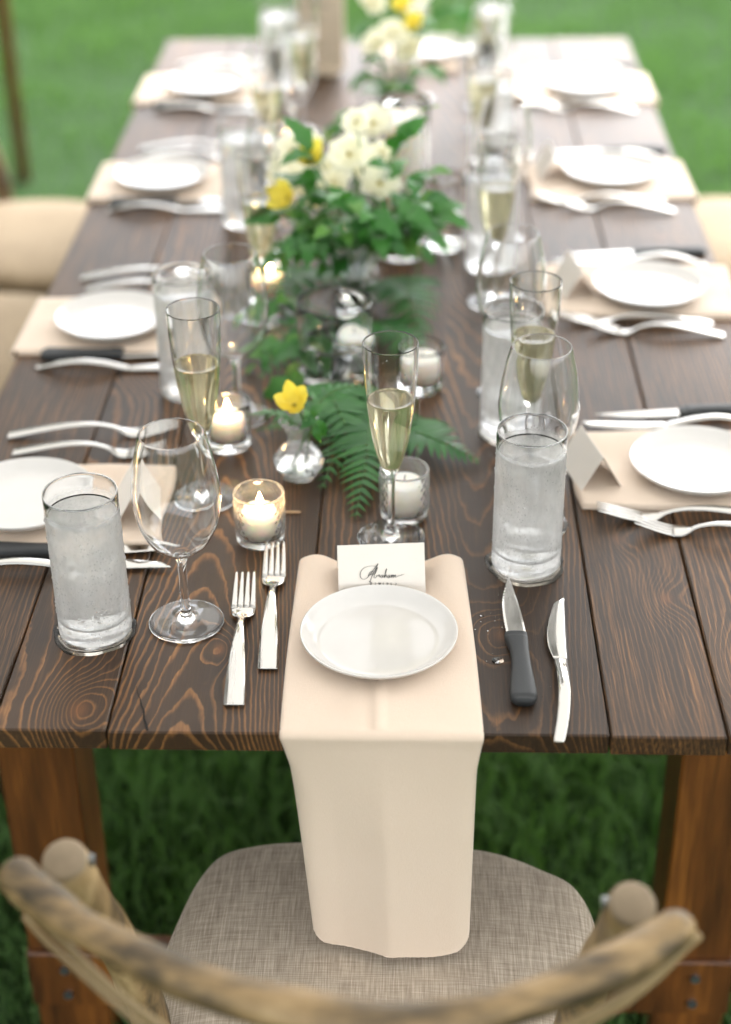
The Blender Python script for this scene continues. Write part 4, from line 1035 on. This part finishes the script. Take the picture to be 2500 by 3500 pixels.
# carafe vase with the main arrangement
mv = thing('carafe_vase', 'clear glass carafe holding the leafy yellow and white flowers', 'vase', (-.043, .930, T))
out = smooth_prof([(.0235, 0), (.0255, .002), (.0300, .012), (.0338, .035), (.0325, .055), (.0255, .078), (.0185, .098), (.0165, .115), (.0180, .128), (.0205, .134)], 6)
inn = [(max(.0004, r-.0022), z+.001) for r, z in out[9:]]; inn[-1] = (out[-1][0]-.0016, .1343)
v, f = lathe([(0, .0012), (.018, .0008)]+out+inn[::-1]+[(.024, .009), (0, .008)], 40); ob('vase_glass', fix(me('vase_glass', v, f, M['glass'])), mv)
wp = [(0, .0082), (.024, .0092)]+[(r-.0019, z) for r, z in out if .012 < z < .040]; wp += [(wp[-1][0], .0405), (0, .040)]
v, f = lathe(wp, 40); ob('water', fix(me('water', v, f, M['water'])), mv)
B = (-.043, .930, .02)
tips = [(-.140, .885, .175), (-.125, .860, .150), (-.140, .87, .125), (-.070, .815, .185), (-.02, .83, .200), (.030, .86, .190), (.055, .90, .225), (.065, .91, .165), (-.10, .93, .250), (.03, .95, .265), (-.050, .84, .215), (.058, .88, .150), (-.110, .845, .155), (-.115, .92, .205), (.055, .87, .205), (-.005, .84, .165)]
words = ['reaching far left', 'drooping left', 'hanging low on the left', 'facing the viewer', 'just right of the neck', 'on the right', 'reaching far right', 'drooping right', 'standing up on the left', 'rising at the back right', 'at the middle front', 'hanging low on the right', 'low at the front left', 'behind the lower yellow flower', 'crossing the pillar candle', 'right below the white flowers']
for i, (t, w) in enumerate(zip(tips, words)):
    sprig((B[0]+.006*sin(i*2.1), B[1]+.006*cos(i*2.1), .03), t, f'leafy green sprig {w} in the glass carafe', 8, .98, 40+i, LEAF+LEAF+[LIGHT], .02)
flower(B, (-.128, .885, .180), 'lower yellow flower in the leafy carafe', 'yellow', .70, 60, (-.5, -.6, .5))
flower(B, (-.098, .935, .215), 'upper yellow flower in the leafy carafe', 'yellow', .72, 61, (-.2, -.5, .8))
sprig((-.04, .93, .03), (.062, .955, .300), 'thin curving stem with buds rising at the right of the carafe', 6, .5, 62, PALE, .05)
hr = random.Random(77)
spots_ = ['at the very left', 'low at the left', 'left of the middle', 'behind the upper yellow bloom', 'in the low middle', 'in the middle', 'above the middle', 'right of the middle', 'low at the right', 'at the very right', 'second from the top', 'at the top', 'far back on the left', 'far back on the right', 'between the yellow blooms', 'tucked among the leaves']
for i, w in enumerate(spots_):
    h = (-.135+.0085*i+hr.uniform(-.02, .02), hr.uniform(.94, 1.10), hr.uniform(.145, .235)+(.03 if 'top' in w else 0)-(.03 if 'low' in w else 0))
    flower((B[0], B[1], .03), h, f'small cream white flower {w} of the carafe bunch', 'white', hr.uniform(.55, .95), 80+i)
# far arrangement
fv = thing('carafe_vase', 'farther glass carafe with white and yellow flowers beside the number board', 'vase', (-.005, 1.72, T))
for ch in kids(mv): c2 = ch.copy(); COL.objects.link(c2); c2.parent = fv
mv['group'] = fv['group'] = 'glass carafes used as vases'
for i, h in enumerate([(-.03, 1.66, .17), (.0, 1.65, .19), (.03, 1.66, .16), (-.035, 1.7, .23), (.0, 1.71, .26), (.035, 1.7, .24), (-.015, 1.75, .28), (.02, 1.76, .30)]):
    flower((-.005, 1.72, .03), h, f'cream white flower {["low left", "low middle", "low right", "left", "central", "right", "top left", "top right"][i]} in the farther carafe', 'white', .85, 100+i)
for i, h in enumerate([(.015, 1.64, .235), (.042, 1.66, .20)]):
    flower((-.005, 1.72, .03), h, f'yellow flower {["upper", "lower"][i]} in the farther carafe', 'yellow', .6, 120+i)
for i, h in enumerate([(-.055, 1.65, .13), (.07, 1.64, .15), (.01, 1.61, .12), (-.045, 1.7, .18), (.07, 1.7, .22)]):
    sprig((-.005, 1.72, .03), h, f'leafy sprig {["far left", "right", "front", "upper left", "upper right"][i]} in the farther carafe', 7, .9, 130+i, LEAF+PALE)
# loose greenery laid along the middle of the table
loose = [((-.06, .80, .02), (-.165, .735, .030), 'left of the wide cylinder'), ((-.07, .86, .02), (-.185, .830, .055), 'between the carafe and the second left flute'), ((-.08, .78, .02), (-.120, .66, .035), 'reaching towards the bud vase'),
         ((-.03, .98, .03), (.045, 1.00, .085), 'below the pillar candle'), ((-.05, 1.10, .02), (-.160, 1.06, .060), 'left of the pillar candle'),
         ((-.05, 1.22, .02), (-.130, 1.19, .075), 'far left of the pillar cylinder'), ((-.04, 1.36, .02), (-.110, 1.32, .080), 'halfway to the farther carafe'), ((-.02, 1.42, .02), (.050, 1.38, .070), 'halfway to the farther carafe, on its other side'), ((-.03, 1.55, .02), (-.09, 1.52, .090), 'just before the farther carafe')]
for i, (a, b, w) in enumerate(loose):
    sprig(a, b, f'loose leafy sprig lying {w}', 9, .82+.06*(i % 3), 300+i, LEAF+[LIGHT, LIGHT]+PALE, .02, 'loose sprigs')
# dark leaf standing up at the far head
sprig((.115, 2.20, .006), (.150, 2.235, .085), 'dark leaf sprig at the far end of the table beside the last glasses', 5, .9, 150, None, .01, 'loose sprigs')

# number board
nbd = thing('table_number_board', 'taupe table number board standing left of the farther flowers', 'sign', (-.146, 2.06, T), math.radians(-16))
v, f = bevel_box(-.047, .047, -.005, .005, .012, .215, b=.001); ob('board', fix(me('board', v, f, M['kraft'], False)), nbd)
v, f = bevel_box(-.035, .035, -.018, .018, 0, .0115, b=.002); ob('foot_block', fix(me('foot_block', v, f, M['kraft'], False)), nbd)
def stroke2(pts, w, y):
    v, f = [], []; pts = smooth_prof(pts, 5)
    for i, p in enumerate(pts):
        a = pts[max(i-1, 0)]; b = pts[min(i+1, len(pts)-1)]; d = Vector((b[0]-a[0], b[1]-a[1])).normalized()
        for s in (-1, 1): v.append((p[0]-d.y*s*w, y, p[1]+d.x*s*w))
        if i: k = 2*i; f.append((k-2, k-1, k+1, k))
    return v, f
v, f = join([stroke2([(-.018, .178), (-.010, .192), (.008, .194), (.016, .182), (.008, .164), (-.006, .148), (-.018, .134), (-.004, .137), (.018, .134)], .0018, -.0053), stroke2([(-.006, .108), (.0, .105), (.006, .103)], .0016, -.0053)])
ob('numeral', me('numeral', v, f, M['kraftink'], False), nbd)

# ------------------------------------------------------------------ water on the table
def puddle(x, y, r0, r1, lab, seed):
    rs = random.Random(seed); ph_ = [rs.uniform(0, 6) for _ in range(4)]; n = 72; v, f = [], []
    def R(a): return r0+(r1-r0)*max(0, .5+.45*cos(a+pi/2+.15)+.10*sin(3*a+ph_[0])+.07*sin(5*a+ph_[1])+.04*sin(11*a+ph_[2]))
    for s, z in ((0.0, .0004), (.72, .0004), (.90, .00033), (.97, .0002), (1.0, .00003)):
        for k in range(n): a = 2*pi*k/n; r = r0*.9+(R(a)-r0*.9)*s; v.append((r*cos(a), r*sin(a), z+.0004))
    for i in range(4):
        for k in range(n): k2 = (k+1) % n; f.append((i*n+k, (i+1)*n+k, (i+1)*n+k2, i*n+k2))
    o = len(v)
    for k in range(n): v.append((v[4*n+k][0], v[4*n+k][1], .0003))
    for k in range(n): v.append((v[k][0], v[k][1], .0003))
    for k in range(n):
        k2 = (k+1) % n; f += [(4*n+k, o+k, o+k2, 4*n+k2), (o+k, o+n+k, o+n+k2, o+k2), (o+n+k, k, k2, o+n+k2)]
    tag(ob('water_ring', fix(me('water_ring', v, f, M['bead'])), None, (x, y, T+.0003)), lab, 'puddle', 'wet rings under the tumblers')
puddle(-.278, .161, .0355, .0475, 'wet ring spreading under the left foreground tumbler', 1)
puddle(.160, .287, .0355, .0480, 'wet ring spreading under the right foreground tumbler', 2)
puddle(.157, .579, .0355, .0440, 'wet ring under the tumbler behind the right wine glass', 3)
rs = random.Random(12); parts = []
def bead(x, y, s, e=1.0):
    v, f = [], []; n1 = 9; a0 = rs.uniform(0, 6)
    for lv, (q, h) in enumerate(((1.0, .0002), (.86, s*.16), (.5, s*.26))):
        for k in range(n1): t = 2*pi*k/n1; w = 1+.14*sin(2*t+a0); v.append((x+cos(t)*s*q*w*e, y+sin(t)*s*q*w, h))
    v.append((x, y, s*.29))
    for i in range(2):
        for k in range(n1): k2 = (k+1) % n1; f.append((i*n1+k, i*n1+k2, (i+1)*n1+k2, (i+1)*n1+k))
    for k in range(n1): f.append((2*n1+k, 2*n1+(k+1) % n1, 3*n1))
    f.append(tuple(range(n1-1, -1, -1)))
    parts.append((v, f))
for _ in range(26): bead(rs.gauss(.117, .010), rs.gauss(.155, .035), .0006+.0011*rs.random()**3)
for _ in range(8): bead(rs.gauss(.165, .012), rs.gauss(.09, .05), .0005+.0010*rs.random()**3)
v, f = join(parts); tag(ob('water_beads', fix(me('water_beads', v, f, M['bead'])), None, (0, 0, T+.0006)), 'small water beads scattered beside the black knife handle', 'water drops', kind='stuff')
parts = []; bead(0, 0, .0048, 1.45); v, f = parts[0]
tag(ob('water_drop', fix(me('water_drop', v, f, M['drop'])), None, (.123, .112, T+.0006)), 'single large water drop left of the steak knife handle', 'water drop')
